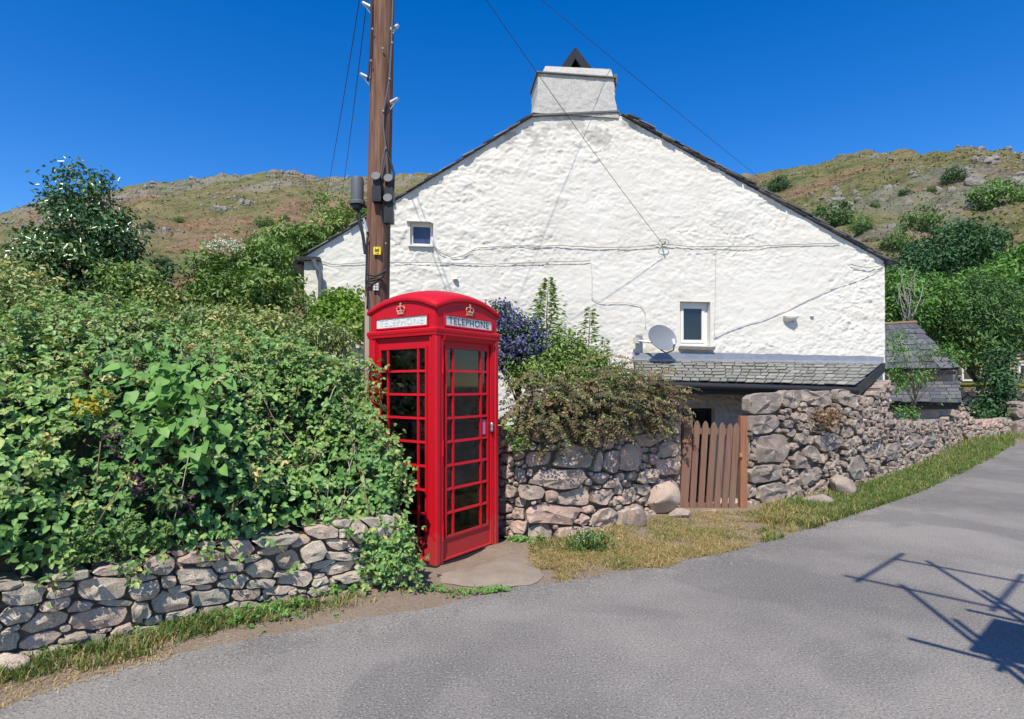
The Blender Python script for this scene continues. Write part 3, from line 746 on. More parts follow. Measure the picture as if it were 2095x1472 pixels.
# ------------------------------------------------------------------ the white house (local frame: x along the gable, y into the house, z up)
HA, HB = np.array([-3.49, 9.6]), np.array([7.17, 11.0])
HE = unit(HB - HA); HW = float(np.linalg.norm(HB - HA))
def HP(px, py, y=0.0):                             # photo pixel -> (x, z) on the plane parallel to the gable at local depth y
    A = HA + y * np.array([-HE[1], HE[0]]); k = (px - CX) / F
    u_ = (k * A[1] - A[0]) / (HE[0] - k * HE[1]); d = A[1] + u_ * HE[1]
    return np.array([u_, H + (HY - py) / F * d])
def hp3(px, py, y=0.0):
    q = HP(px, py, y); return np.array([q[0], y, q[1]])
house = thing('house', 'whitewashed stone house with a wide gable and one chimney, behind the walls', 'house', (HA[0], HA[1], 0), math.atan2(HE[1], HE[0]), world=False)
peak = HP(1177, 186); el_ = HP(622, 527); er_ = HP(1812, 536)
roofx = np.array([-0.4, el_[0], peak[0], er_[0], HW + 0.4]); 
sl_l = (peak[1] - el_[1]) / (peak[0] - el_[0]); sl_r = (peak[1] - er_[1]) / (er_[0] - peak[0])
def roof_z(x): return np.minimum(peak[1] + (x - peak[0]) * sl_l, peak[1] - (x - peak[0]) * sl_r)
chim_z = HP(1177, 235)[1]
def rect(px0, py0, px1, py1):
    a, b = HP(px0, py0), HP(px1, py1); return (a[0], b[0], b[1], a[1])
OPEN = [rect(839, 455, 886, 503), rect(1391, 617, 1453, 708), rect(1393, 836, 1462, 1030)]
def gable_cells(x, z, cu, cv, seed, wamp):
    wx = x + wamp * fbm(x * 2.1, z * 2.1, 0, 4, 41 + seed); wz = z + wamp * 0.8 * fbm(x * 2.1 + 9, z * 2.6, 0, 4, 42 + seed)
    gx_, gz_ = wx / cu, wz / cv
    iz = np.floor(gz_); F1 = np.full(x.shape, 9.0); F2 = np.full(x.shape, 9.0); hh = np.zeros(x.shape); ti = np.zeros(x.shape)
    for dz in (-1, 0, 1):
        row = iz + dz; sh = _hash(row, row * 0, row * 0, 5 + seed)
        ix = np.floor(gx_ - sh)
        for dx in (-1, 0, 1):
            c_ = ix + dx
            px_ = c_ + sh + _hash(c_, row, row * 0, 1 + seed); pz_ = row + _hash(c_, row, row * 0, 2 + seed)
            d = np.hypot((gx_ - px_), gz_ - pz_)
            near = d < F1
            F2 = np.where(near, F1, np.minimum(F2, d))
            hh = np.where(near, _hash(c_, row, row * 0, 3 + seed), hh); ti = np.where(near, (gz_ - pz_) * (_hash(c_, row, row * 0, 4 + seed) - 0.2) + (gx_ - px_) * (_hash(c_, row, row * 0, 8 + seed) - 0.5), ti)
            F1 = np.where(near, d, F1)
    return F2 - F1, hh, ti
def gable_rough(x, z):
    e_, h_, t_ = gable_cells(x, z, 0.42, 0.21, 0, 0.22)
    e2_, h2, t2 = gable_cells(x, z, 0.21, 0.12, 60, 0.16)
    zone = sstep(-0.22, 0.25, fbm(x * 0.6, z * 0.8, 0, 3, 88)); zone2 = sstep(-0.1, 0.3, fbm(x * 0.9 + 7, z * 1.1, 0, 3, 99))
    big = sstep(0.0, 0.14, e_) * (0.003 + 0.014 * h_ * h_) + 0.018 * t_ * sstep(0, 0.16, e_)
    sm = sstep(0.0, 0.16, e2_) * (0.012 * h2 * h2) + 0.018 * t2 * sstep(0, 0.16, e2_)
    rg = fbm(x * 3.2 + 0.8 * z + 0.5 * fbm(x * 2, z * 2, 0, 2, 3), z * 7.0, 0, 5, 14)
    wr = 0.020 * sstep(0.06, 0.0, np.abs(rg)) * (0.3 + 0.7 * zone2)
    tt = 4.2 * fbm(x * 1.5 + 0.25 * z, z * 3.4, 0, 5, 201) + 0.5 * fbm(x * 7, z * 9, 0, 3, 202); fr_ = tt - np.floor(tt)
    zz3 = 0.35 + 0.9 * sstep(-0.25, 0.25, fbm(x * 0.75 + 3, z * 1.0, 0, 3, 301)); led = zz3 * 0.019 * (np.floor(tt) + sstep(0.88, 1.0, fr_) - tt * 0.85)
    t3 = 5.0 * fbm(x * 3.2 + 5, z * 6.5, 0, 4, 205); f3 = t3 - np.floor(t3)
    led = led + 0.009 * (1.3 - zz3) * (np.floor(t3) + sstep(0.86, 1.0, f3) - t3 * 0.9) * (0.3 + 0.7 * zone2)
    return led + (0.15 + 0.7 * zone) * big + (0.1 + 0.6 * zone2) * sm + 0.7 * wr + 0.016 * fbm(x * 5, z * 8, 0, 5, 71) + 0.012 * fbm(x * 17, z * 24, 0, 3, 73) + 0.02 * fbm(x * 0.8, z * 0.8, 0, 2, 72)
st_ = 0.021
gx = np.unique(np.round(np.concatenate([np.arange(0, HW, st_), [HW]] + [[a, b] for a, b, _, _ in OPEN]), 4))
gz = np.unique(np.round(np.concatenate([np.arange(-0.85, chim_z + 0.2, st_)] + [[a, b] for _, _, a, b in OPEN]), 4))
gx = gx[np.r_[True, np.diff(gx) > 0.003]]; gz = gz[np.r_[True, np.diff(gz) > 0.003]]
for a, b, z0, z1 in OPEN:
    for arr, val in ((gx, a), (gx, b), (gz, z0), (gz, z1)):
        arr[np.argmin(np.abs(arr - val))] = val
GX, GZ = np.meshgrid(gx, gz)
dis = gable_rough(GX, GZ)
fade = np.ones(GX.shape)
for a, b, z0, z1 in OPEN:
    dd = np.maximum(np.maximum(a - GX, GX - b), np.maximum(z0 - GZ, GZ - z1))
    fade *= sstep(-0.01, 0.10, np.abs(dd))
amp_g = 0.42 + 0.50 * sstep(-0.2, 0.25, fbm(GX * 0.5 + 2, GZ * 0.6, 0, 3, 401))
ys_off = -amp_g * dis * fade
rl = np.minimum(roof_z(GX), chim_z + 0.02)
ZC = np.minimum(GZ, rl)
Vg = np.stack([GX, ys_off, ZC], -1).reshape(-1, 3)
Q = grid_quads(len(gx), len(gz))
cz = GZ.reshape(-1)[Q].mean(1); cx_ = GX.reshape(-1)[Q].mean(1)
keep = cz < np.minimum(roof_z(cx_), chim_z + 0.02) + st_ * 0.9
for a, b, z0, z1 in OPEN: keep &= ~((cx_ > a) & (cx_ < b) & (cz > z0) & (cz < z1))
wear = sstep(0.05, 0.40, fbm(GX * 3, GZ * 3.5, 0, 4, 5) + 0.25 * np.exp(-((GX - peak[0]) / 0.8) ** 2) * sstep(chim_z - 0.7, chim_z - 0.1, GZ)) * sstep(chim_z - 1.2, chim_z - 0.2, GZ)
pf = HP(1045, 285)
wear = np.maximum(wear, (np.hypot((GX - pf[0]) - (GZ - pf[1]) * 0.6, (GZ - pf[1]) * 0.8) + 0.05 * fbm(GX * 14, GZ * 14, 0, 3, 2) < 0.085) * 1.0)
gable = mk('gable_wall', Vg, Q[keep], MT['whitewash'], house, True, attr=np.clip(wear, 0, 1).reshape(-1))
DEP = 8.5
mb = MB()
mb.add([(0, 0, -0.9), (0, DEP, -0.9), (0, DEP, el_[1]), (0, 0, el_[1])], [(0, 1, 2, 3)])
mb.build('side_wall', MT['whitewash'], house)
mb = MB(); mb.add([(HW, 0, -0.9), (HW, DEP, -0.9), (HW, DEP, er_[1]), (HW, 0, er_[1])], [(3, 2, 1, 0)])
mb.build('side_wall', MT['whitewash'], house)
mb = MB(); mb.add([(0, DEP, -0.9), (HW, DEP, -0.9), (HW, DEP, er_[1]), (peak[0], DEP, peak[1]), (0, DEP, el_[1])], [(0, 1, 2, 3, 4)])
mb.build('rear_wall', MT['whitewash'], house)
# roof slabs with single verge slates along the gable edge
roof = None
for side, (ex, sl) in enumerate((((el_[0] - 0.22), sl_l), ((er_[0] + 0.07), -sl_r))):
    a = np.array([peak[0], peak[1]]); b = np.array([ex, peak[1] + (ex - peak[0]) * (sl if side == 0 else sl)])
    mb = MB()
    mb.prism([(a[0], 0.02, a[1] + 0.005), (b[0], 0.02, b[1] + 0.005), (b[0], 0.02, b[1] + 0.045), (a[0], 0.02, a[1] + 0.045)], (0, DEP + 0.1, 0))
    roof = mb.build('roof', MT['dark_slate'], house)
    Ls = np.linalg.norm(b - a); t_ = (b - a) / Ls; nn = np.array([-t_[1], t_[0]]);  nn = nn if nn[1] > 0 else -nn
    s_ = 0.93
    k = 0
    while s_ < Ls - 0.02:
        ln = min(random.uniform(0.20, 0.36), Ls - s_ + 0.02)
        for lay in ((0, 1) if side == 1 else (0,)):
            q = a + t_ * (s_ + lay * 0.1); th_ = random.uniform(0.012, 0.022)
            up = 0.010 + lay * 0.024 + random.uniform(-0.004, 0.006); tl = random.uniform(0.008, 0.024); fr_ = -0.045 - random.uniform(0, 0.05) - (0.015 if lay else 0)
            c0 = q + nn * (up + tl * 0.0); c1 = q + t_ * ln + nn * (up + tl)
            mb = MB(); mb.prism([(c0[0], fr_, c0[1]), (c1[0], fr_ - random.uniform(-0.02, 0.02), c1[1]), (c1[0] + nn[0] * th_, fr_, c1[1] + nn[1] * th_), (c0[0] + nn[0] * th_, fr_, c0[1] + nn[1] * th_)], (0, 0.34, 0))
            mb.build('verge_slate', MT['dark_slate'], roof)
        s_ += ln * random.uniform(0.80, 0.92); k += 1
# chimney
rows = [(238, 1088, 1266), (232, 1091, 1264), (222, 1094, 1262), (210, 1097, 1259), (198, 1099, 1257), (180, 1100, 1256), (158, 1100, 1256)]
cv, CN = [], 30
zz = []
for t_ in np.linspace(0, 1, 34):
    f_ = t_ * (len(rows) - 1); k = min(int(f_), len(rows) - 2); w = f_ - k
    py = rows[k][0] * (1 - w) + rows[k + 1][0] * w; x0 = rows[k][1] * (1 - w) + rows[k + 1][1] * w; x1 = rows[k][2] * (1 - w) + rows[k + 1][2] * w
    p0, p1 = HP(x0, py), HP(x1, py); zz.append((p0[0], p1[0], (p0[1] + p1[1]) / 2))
ringn = None
for (x0, x1, z) in zz:
    prm = [(x0 + (x1 - x0) * q, -0.03) for q in np.linspace(0, 1, 44)] + [(x1, y) for y in np.linspace(0.05, 0.60, 12)] + [(x1 + (x0 - x1) * q, 0.65) for q in np.linspace(0, 1, 10)] + [(x0, y) for y in np.linspace(0.60, 0.05, 12)]
    prm = np.array(prm); nrm_ = unit(prm - np.array([(x0 + x1) / 2, 0.5])); ds = 0.014 * fbm(prm[:, 0] * 16, z * 16 + prm[:, 1] * 16, prm[:, 1] * 9, 3, 3)
    prm = prm + nrm_ * ds[:, None]; cv.append(np.c_[prm, np.full(len(prm), z) + 0.004 * vnoise(prm[:, 0] * 9, z)])
m_ = len(cv[0]); V = np.vstack(cv)
Fc = [(i * m_ + k, i * m_ + (k + 1) % m_, (i + 1) * m_ + (k + 1) % m_, (i + 1) * m_ + k) for i in range(len(zz) - 1) for k in range(m_)] + [tuple(range((len(zz) - 1) * m_, len(zz) * m_))]
chim = mk('chimney', V, Fc, MT['roughcast'], house, True, 40)
x0, x1, zt = zz[-1]
mb = MB(); mb.box(x0 - 0.03, x1 + 0.03, -0.07, 0.70, zt + 0.001, zt + 0.022); mb.build('drip_slate', MT['dark_slate'], chim)
a, b = HP(1109, 157), HP(1253, 140)
mb = MB(); q = 0.03
mb.hexa([(a[0], -0.045, zt + 0.023), (b[0], -0.045, zt + 0.023), (b[0], 0.67, zt + 0.023), (a[0], 0.67, zt + 0.023)], [(a[0] + q * 2, -0.01, zt + 0.15), (b[0] - q, -0.01, zt + 0.18), (b[0] - q, 0.63, zt + 0.18), (a[0] + q * 2, 0.63, zt + 0.15)])
mb.build('chimney_cap', MT['roughcast'], chim)
cyf = -0.005; c0, c1, c2 = HP(1144, 141, cyf), HP(1177, 98, cyf), HP(1213, 141, cyf)
for (p0, p1) in ((c0, c1), (c2, c1)):
    sg_ = 1 if p0[0] < p1[0] else -1
    mb = MB(); mb.prism([(p0[0], cyf, p0[1] - 0.01), (p1[0] - 0.012 * sg_, cyf, p1[1] + 0.012), (p1[0] + 0.012 * sg_, cyf + 0.002 * sg_, p1[1] - 0.17), (p0[0] + 0.62 * (p1[0] - p0[0]), cyf + 0.002 * sg_, p0[1] - 0.01)], (0, 0.6, 0))
    mb.build('cowl_slab', MT['black_paint'], chim)
mb = MB()
for k, (py0, py1, w) in enumerate(((152, 172, 0.05), (170, 186, 0.03))):
    p0, p1 = HP(1257, py0), HP(1257, py1); mb.box(p0[0] - 0.01, p0[0] + w, 0.0 + k * 0.02, 0.6, p1[1], p0[1])
mb.build('side_slates', MT['dark_slate'], chim)
a, b = HP(1089, 238), HP(1265, 230)
mb = MB(); mb.prism([(a[0], -0.055, a[1] - 0.02), (b[0], -0.055, b[1] - 0.02), (b[0], -0.055, b[1] + 0.012), (a[0], -0.055, a[1] + 0.012)], (0, 0.2, 0)); mb.build('flashing', MT['dark_slate'], chim)
# windows
def frame_box(mb, x0, x1, z0, z1, w, y0, y1):
    mb.box(x0, x1, y0, y1, z0, z0 + w); mb.box(x0, x1, y0, y1, z1 - w, z1)
    mb.box(x0, x0 + w, y0, y1, z0 + w, z1 - w); mb.box(x1 - w, x1, y0, y1, z0 + w, z1 - w)
def reveal(x0, x1, z0, z1, dep, mat, name, parent):
    mb = MB()
    mb.add([(x0, -0.005, z0), (x0, dep, z0), (x0, dep, z1), (x0, -0.005, z1)], [(0, 1, 2, 3)]); mb.add([(x1, -0.005, z0), (x1, dep, z0), (x1, dep, z1), (x1, -0.005, z1)], [(3, 2, 1, 0)])
    mb.add([(x0, -0.005, z1), (x1, -0.005, z1), (x1, dep, z1), (x0, dep, z1)], [(0, 1, 2, 3)]); mb.add([(x0, -0.005, z0), (x1, -0.005, z0), (x1, dep, z0), (x0, dep, z0)], [(3, 2, 1, 0)])
    return mb.build(name, mat, parent)
x0, x1, z0, z1 = OPEN[0]
w1 = reveal(x0, x1, z0, z1, 0.30, MT['whitewash'], 'window', house)
mb = MB(); frame_box(mb, x0 + 0.003, x1 - 0.003, z0 + 0.003, z1 - 0.003, 0.045, 0.09, 0.14); mb.build('frame', MT['white_paint'], w1)
mb = MB(); mb.box(x0 + 0.048, x1 - 0.048, 0.115, 0.125, z0 + 0.048, z1 - 0.048); mb.build('pane', MT['blind'], w1)
mb = MB(); mb.box(x0 - 0.03, x1 - 0.005, -0.05, 0.10, z0 - 0.03, z0 - 0.003); mb.build('sill', MT['white_paint'], w1)
mb = MB(); mb.prism([(x0 - 0.06, -0.055, z1 + 0.006), (x1 - 0.03, -0.055, z1 + 0.004), (x1 - 0.06, -0.05, z1 + 0.04), (x0 + 0.05, -0.05, z1 + 0.045)], (0, 0.13, 0)); mb.build('lintel', MT['white_paint'], w1)
x0, x1, z0, z1 = OPEN[1]
w2 = reveal(x0, x1, z0, z1, 0.30, MT['whitewash'], 'window', house)
mb = MB(); frame_box(mb, x0 + 0.003, x1 - 0.003, z0 + 0.003, z1 - 0.003, 0.055, 0.115, 0.18); mb.build('frame', MT['white_paint'], w2)
mb = MB(); frame_box(mb, x0 + 0.060, x1 - 0.060, z0 + 0.060, z1 - 0.060, 0.055, 0.10, 0.165); mb.build('sash', MT['white_paint'], w2)
mb = MB(); mb.box(x0 + 0.115, x1 - 0.115, 0.13, 0.14, z0 + 0.115, z1 - 0.115); mb.build('pane', MT['dark_glass'], w2)
mb = MB(); mb.prism([(x0 - 0.03, -0.11, z0 - 0.075), (x1 + 0.04, -0.11, z0 - 0.085), (x1 + 0.05, -0.11, z0 - 0.03), (x0 - 0.02, -0.11, z0 - 0.02)], (0, 0.2, 0.018)); mb.build('sill', MT['slate'], w2)
x0, x1, z0, z1 = OPEN[2]
dr = reveal(x0, x1, z0, z1, 0.22, MT['cream_paint'], 'door', house)
mb = MB(); frame_box(mb, x0 + 0.003, x1 - 0.003, z0 + 0.003, z1 - 0.003, 0.06, 0.12, 0.18); mb.build('frame', MT['black_paint'], dr)
mb = MB(); mb.box(x0 + 0.06, x1 - 0.06, 0.14, 0.16, z0, z1 - 0.06); mb.build('door_leaf', MT['dark_glass'], dr)
# projecting through-stone and small knobs in the render
def lump(px, py, sx, sz, sy, name='through_stone'):
    q = HP(px, py); V, Fc = rock_lump(np.array([q[0], -0.02, q[1]]), np.array([sx, sy, sz]), 9, int(px)); mk(name, V, Fc, MT['whitewash'], house, True, 50, attr=np.zeros(len(V)))
lump(1615, 650, 0.15, 0.13, 0.15); lump(932, 573, 0.05, 0.035, 0.07); lump(1660, 838 - 190, 0.04, 0.03, 0.03)
# gutters, downpipe, cables pinned to the wall
mb = MB(); a, b = hp3(606, 529, -0.02), hp3(656, 527, -0.02)
mb.tube([(a[0], 0.10, a[2] - 0.02), (a[0] + 0.02, 1.2, a[2] - 0.02), (a[0] + 0.02, DEP, a[2])], 0.06, 8)
mb.box(a[0] - 0.02, b[0], -0.10, 0.08, a[2] - 0.035, a[2] + 0.02); mb.build('gutter', MT['black_plastic'], house)
pt = [hp3(642, 532, -0.12), hp3(645, 545, -0.12), hp3(655, 556, -0.12), hp3(656, 570, -0.12), hp3(655, 700, -0.12), hp3(655, 840, -0.12)]
mb = MB(); mb.tube(pt, 0.04, 10); mb.build('downpipe', MT['grey_plastic'], house, True, 60)
a = hp3(1815, 538, -0.02)
mb = MB(); mb.tube([(a[0] + 0.0, -0.10, a[2] - 0.01), (a[0] + 0.01, 2, a[2] - 0.01), (a[0] + 0.01, DEP, a[2])], 0.05, 8); mb.build('gutter', MT['black_plastic'], house)
def cable(pts, r=0.009, mat='white_cable', wob=0.012):
    p = np.array([hp3(px, py, -0.055) for px, py in pts]); p = resample(p, 0.06)
    p[:, 2] += wob * fbm(p[:, 0] * 3, p[:, 2] * 3, 0, 3, int(pts[0][0])); p[:, 1] = -np.maximum(0.012, 0.75 * gable_rough(p[:, 0], p[:, 2])) - r
    k = 5; ker = np.ones(k) / k; p[2:-2, 1] = np.convolve(p[:, 1], ker, 'valid') - 0.004
    r = r * 0.7; mb = MB(); mb.tube(p, r, 6); mb.build('cable', MT[mat], house, True)
cable([(655, 535), (680, 541), (745, 537), (880, 536), (1000, 540), (1120, 535), (1210, 533)], 0.008, 'cable_grey')
cable([(1210, 533), (1212, 560), (1212, 610), (1230, 620), (1280, 619), (1312, 624), (1322, 640), (1322, 672)], 0.008)
cable([(885, 500), (900, 515), (925, 527), (950, 522), (975, 506), (1050, 503), (1150, 502), (1250, 506), (1310, 504), (1355, 499)], 0.009, 'cable_grey')
cable([(1355, 499), (1420, 504), (1530, 504), (1640, 499), (1725, 498)], 0.009, 'cable_grey')
cable([(1812, 541), (1780, 548), (1745, 542), (1742, 537)], 0.010, 'cable_grey')
cable([(1810, 545), (1770, 565), (1700, 590), (1620, 630), (1560, 655), (1500, 672), (1458, 692)], 0.010, 'white_cable')
cable([(1467, 505), (1465, 620), (1464, 690)], 0.006, 'white_cable', 0.004)
mb = MB(); q = hp3(1357, 500, -0.06)
mb.tube([q + [0.10 * math.cos(a), -0.02, 0.07 * math.sin(a) + 0.02] for a in np.linspace(0, 6.28, 14)], 0.006, 5)
mb.tube([q + [0, 0.06, 0], q + [0, -0.07, 0], q + [0, -0.10, 0.03]], 0.012, 6); mb.build('wire_hook', MT['cable_grey'], house)

# porch roof: slates one by one
PD = -1.25
tl, tr_, bl, brr = hp3(1296, 738, -0.10), hp3(1806, 744, -0.10), hp3(1303, 779, PD), hp3(1752, 790, PD)
tl = tl + 0; NR = 7
def bil(u_, v_): return (tl * (1 - u_) + tr_ * u_) * (1 - v_) + (bl * (1 - u_) + brr * u_) * v_
nrm = unit(np.cross(tr_ - tl, bl - tl)); nrm = nrm if nrm[2] > 0 else -nrm
porch = None
mb = MB(); mb.prism([bil(0, 0) - nrm * 0.05, bil(1, 0) - nrm * 0.05, bil(1, 1) - nrm * 0.05, bil(0, 1) - nrm * 0.05], nrm * 0.045); porch = mb.build('porch_roof', MT['black_paint'], house)
for r_i in range(NR):
    v0, v1 = r_i / NR, (r_i + 1) / NR + 0.02; u_ = -random.uniform(0, 0.03)
    while u_ < 1:
        w = random.uniform(0.026, 0.060); a, b = max(0, u_) + 0.0020, min(1, u_ + w) - 0.0020
        if b - a > 0.008:
            lift = random.uniform(0.020, 0.034); j0, j1 = random.uniform(-0.02, 0.02), random.uniform(-0.02, 0.02)
            c4 = [bil(a, v0 - 0.05) + nrm * 0.002, bil(b, v0 - 0.05) + nrm * 0.002, bil(b, v1 + j0 * 0.5) + nrm * lift, bil(a, v1 + j1 * 0.5) + nrm * lift]
            mb = MB(); mb.hexa(c4, [q + nrm * random.uniform(0.009, 0.014) for q in c4]); mb.build('slate', MT['slate'], porch)
        u_ += w
fl = [(1293, 722), (1420, 721), (1550, 724), (1680, 727), (1809, 730)]
mb = MB(); n_ = 40; top, mid, low = [], [], []
for k in range(n_ + 1):
    f_ = k / n_; px = 1293 + (1809 - 1293) * f_; py = np.interp(px, [q[0] for q in fl], [q[1] for q in fl]) + 1.2 * vnoise(k * 0.9, 0.3)
    top.append(hp3(px, py, -0.055)); mid.append(bil(f_, -0.03) + nrm * 0.035); low.append(bil(f_, 0.10 + 0.012 * vnoise(k * 0.7, 4.4)) + nrm * 0.034)
m_ = n_ + 1; V = np.array(top + mid + low)
mb.add(V, [(j * m_ + k, j * m_ + k + 1, (j + 1) * m_ + k + 1, (j + 1) * m_ + k) for j in range(2) for k in range(n_)]); mb.build('lead_flashing', MT['lead'], porch, True, 50)
mb = MB(); a, b = bil(0, 1), bil(1, 1)
mb.prism([a + [0.02, 0.03, -0.02], b + [0.0, 0.03, -0.02], b + [0.0, 0.03, -0.19], a + [0.02, 0.03, -0.19]], (0, 0.05, 0)); mb.build('fascia', MT['black_paint'], porch)
mb = MB(); mb.tube([a + [-0.05, -0.035, -0.055], (a + b) / 2 + [0, -0.035, -0.065], b + [0.0, -0.035, -0.075]], 0.055, 10); mb.build('gutter', MT['black_plastic'], porch, True, 50)
mb = MB(); c_ = bil(1, 0); mb.prism([c_ + [0.01, 0, 0.01], b + [0.01, 0, 0.0], b + [0.01, 0, -0.16], c_ + [0.01, 0, -0.16]], (0.04, 0, 0)); mb.build('bargeboard', MT['black_paint'], porch)
for px in (1337, 1745):
    q = hp3(px, 800, PD + 0.1); mb = MB(); mb.box(q[0] - 0.045, q[0] + 0.045, PD + 0.08, PD + 0.17, -0.8, q[2] + 0.05); mb.build('porch_post', MT['black_paint'], porch)
for k in range(1, 8):
    a, b = bil(k / 8, 0.06) - nrm * 0.052, bil(k / 8, 0.97) - nrm * 0.052
    mb = MB(); mb.prism([a + [-0.025, 0, 0], a + [0.025, 0, 0], b + [0.025, 0, 0], b + [-0.025, 0, 0]], -nrm * 0.09); mb.build('rafter', MT['black_paint'], porch)

# satellite dish in front of the gable (on a wall bracket)
qd = hp3(1353, 693, -0.42); wl_ = lambda q: np.array([HA[0] + q[0] * HE[0] - q[1] * HE[1], HA[1] + q[0] * HE[1] + q[1] * HE[0], q[2]])
dish = thing('satellite_dish', 'grey satellite dish above the porch roof, beside the lower window', 'satellite dish', wl_(qd), math.atan2(HE[1], HE[0]) + R(14), world=False)
mb = MB(); rr_ = 0.285; Vd, Fd = [], []; nR, nT = 7, 36
for i in range(nR + 1):
    r_ = rr_ * i / nR
    for k in range(nT):
        a = 2 * math.pi * k / nT; Vd.append((r_ * math.cos(a), 0.045 * (1 - (r_ / rr_) ** 2) - 0.045, r_ * math.sin(a) * 0.86))
Fd = [(i * nT + k, i * nT + (k + 1) % nT, (i + 1) * nT + (k + 1) % nT, (i + 1) * nT + k) for i in range(nR) for k in range(nT)]
Vd = np.array(Vd); c_, s_ = math.cos(R(22)), math.sin(R(22))
rot = lambda V: np.c_[V[:, 0], V[:, 1] * c_ - V[:, 2] * -s_ * 1.0, V[:, 2] * c_ + V[:, 1] * -s_]
V2 = np.vstack([rot(Vd), rot(Vd + [0, 0.012, 0])]); n_ = len(Vd)
Fd2 = Fd + [tuple(q + n_ for q in f_[::-1]) for f_ in Fd] + [(nR * nT + k, nR * nT + (k + 1) % nT, nR * nT + (k + 1) % nT + n_, nR * nT + k + n_) for k in range(nT)]
mk('reflector', V2, Fd2, MT['dish_grey'], dish, True, 50)
mb = MB(); mb.tube([(0, 0.02, -0.20), (0.02, -0.12, -0.26), (0.03, -0.30, -0.22), (0.0, -0.36, -0.10)], 0.012, 8); mb.build('feed_arm', MT['black_plastic'], dish)
mb = MB(); mb.tube([(0.0, -0.36, -0.13), (0.0, -0.33, -0.04)], [0.022, 0.034], 10); mb.build('receiver', MT['opal'], dish)
mb = MB(); mb.tube([(0, 0.02, -0.05), (-0.05, 0.22, -0.05), (-0.2, 0.36, -0.02), (-0.2, 0.42, -0.02)], 0.02, 8); mb.box(-0.27, -0.13, 0.37, 0.40, -0.1, 0.08); mb.build('bracket', MT['galvanised'], dish)
mb = MB(); mb.box(-0.33, -0.25, 0.30, 0.38, -0.07, 0.03); mb.build('junction_box', MT['white_cable'], dish)

# ------------------------------------------------------------------ telephone box (local frame: door faces -y, origin at the centre of the floor)
BA = R(54.0); hw = 0.432
e1 = np.array([math.cos(BA), math.sin(BA)]); e2 = np.array([-math.sin(BA), math.cos(BA)])
bc = G(893, 1168)[:2] + hw * (e1 + e2)
kiosk = thing('telephone_box', 'red domed telephone box with glazed sides standing at the wall end', 'telephone box', (bc[0], bc[1], 0.0), BA, world=False)
RED = MT['red_paint']
def sqloft(prof, mat, name, parent):
    V, Fc = [], []
    for (o_, z) in prof: V += [(-o_, -o_, z), (o_, -o_, z), (o_, o_, z), (-o_, o_, z)]
    for i in range(len(prof) - 1): Fc += [(i * 4 + k, i * 4 + (k + 1) % 4, (i + 1) * 4 + (k + 1) % 4, (i + 1) * 4 + k) for k in range(4)]
    return mk(name, V, Fc, mat, parent)
sqloft([(0.3, -0.05), (hw + 0.012, -0.05), (hw + 0.012, 0.030), (hw + 0.002, 0.038), (0.3, 0.038), (0.001, 0.038)], MT['black_paint'], 'plinth', kiosk)
prof = [(0.012, 0.0), (0.050, 0.0), (0.056, 0.010), (0.064, 0.013), (0.068, 0.006), (0.088, 0.006), (0.088, 0.088), (0.006, 0.088), (0.006, 0.068), (0.013, 0.064), (0.010, 0.056), (0.0, 0.050), (0.0, 0.012), (0.004, 0.004)]
for sx in (-1, 1):
    for sy in (-1, 1):
        pts = [(sx * (hw - a), sy * (hw - b), 0.0381) for a, b in prof]
        if sx * sy > 0: pts = pts[::-1]
        mb = MB(); mb.prism(pts, (0, 0, 2.0)); mb.build('corner_post', RED, kiosk)
sqloft([(0.36, 1.985), (hw + 0.004, 1.985), (hw + 0.006, 2.005), (hw + 0.010, 2.015), (hw + 0.012, 2.035), (hw + 0.006, 2.046), (hw - 0.006, 2.052), (0.36, 2.052)], RED, 'cornice', kiosk)
# sail dome
RS = 1.12; ZT = 2.435; dh = hw + 0.008; ND = 28
q = np.linspace(-dh, dh, ND + 1); DX, DY = np.meshgrid(q, q); DZ = ZT - RS + np.sqrt(RS ** 2 - DX ** 2 - DY ** 2)
edge_in = np.minimum(dh - np.abs(DX), dh - np.abs(DY)); DZ = DZ - 0.012 * (1 - sstep(0, 0.04, edge_in))
V = np.stack([DX, DY, DZ], -1).reshape(-1, 3).tolist(); Fc = [tuple(f_) for f_ in grid_quads(ND + 1, ND + 1).tolist()]
idx = np.arange((ND + 1) ** 2).reshape(ND + 1, ND + 1); loop = list(idx[0, :-1]) + list(idx[:-1, -1]) + list(idx[-1, :0:-1]) + list(idx[:0:-1, 0])
base_n = len(V)
for (o_, dz) in ((0.004, -0.014), (0.0, -0.032), (-0.018, -0.040), (-0.06, -0.040)):
    for i in loop:
        x, y, z = V[i]; V.append((x * (dh + o_) / dh, y * (dh + o_) / dh, z + dz))
nl = len(loop); prev = [int(i) for i in loop]
for j in range(4):
    cur = [base_n + j * nl + k for k in range(nl)]
    Fc += [(prev[(k + 1) % nl], prev[k], cur[k], cur[(k + 1) % nl]) for k in range(nl)]; prev = cur
mk('dome', V, Fc, RED, kiosk, True, 40)
def text_mesh(txt, size, ext, bold=0.0):
    cu = bpy.data.curves.new('lettering', 'FONT'); cu.body = txt; cu.size = size; cu.extrude = ext; cu.align_x = 'CENTER'; cu.align_y = 'CENTER'; cu.resolution_u = 3; cu.space_character = 1.12; cu.offset = bold
    ob = bpy.data.objects.new('lettering', cu); COL.objects.link(ob)
    dg = bpy.context.evaluated_depsgraph_get(); me = bpy.data.meshes.new_from_object(ob.evaluated_get(dg))
    bpy.data.objects.remove(ob); bpy.data.curves.remove(cu)
    return me
LET = text_mesh('TELEPHONE', 0.086, 0.0012, -0.0008); LET2 = LET.copy()
xs_ = np.array([v_.co.x for v_ in LET.vertices]); kx = 0.55 / (xs_.max() - xs_.min())
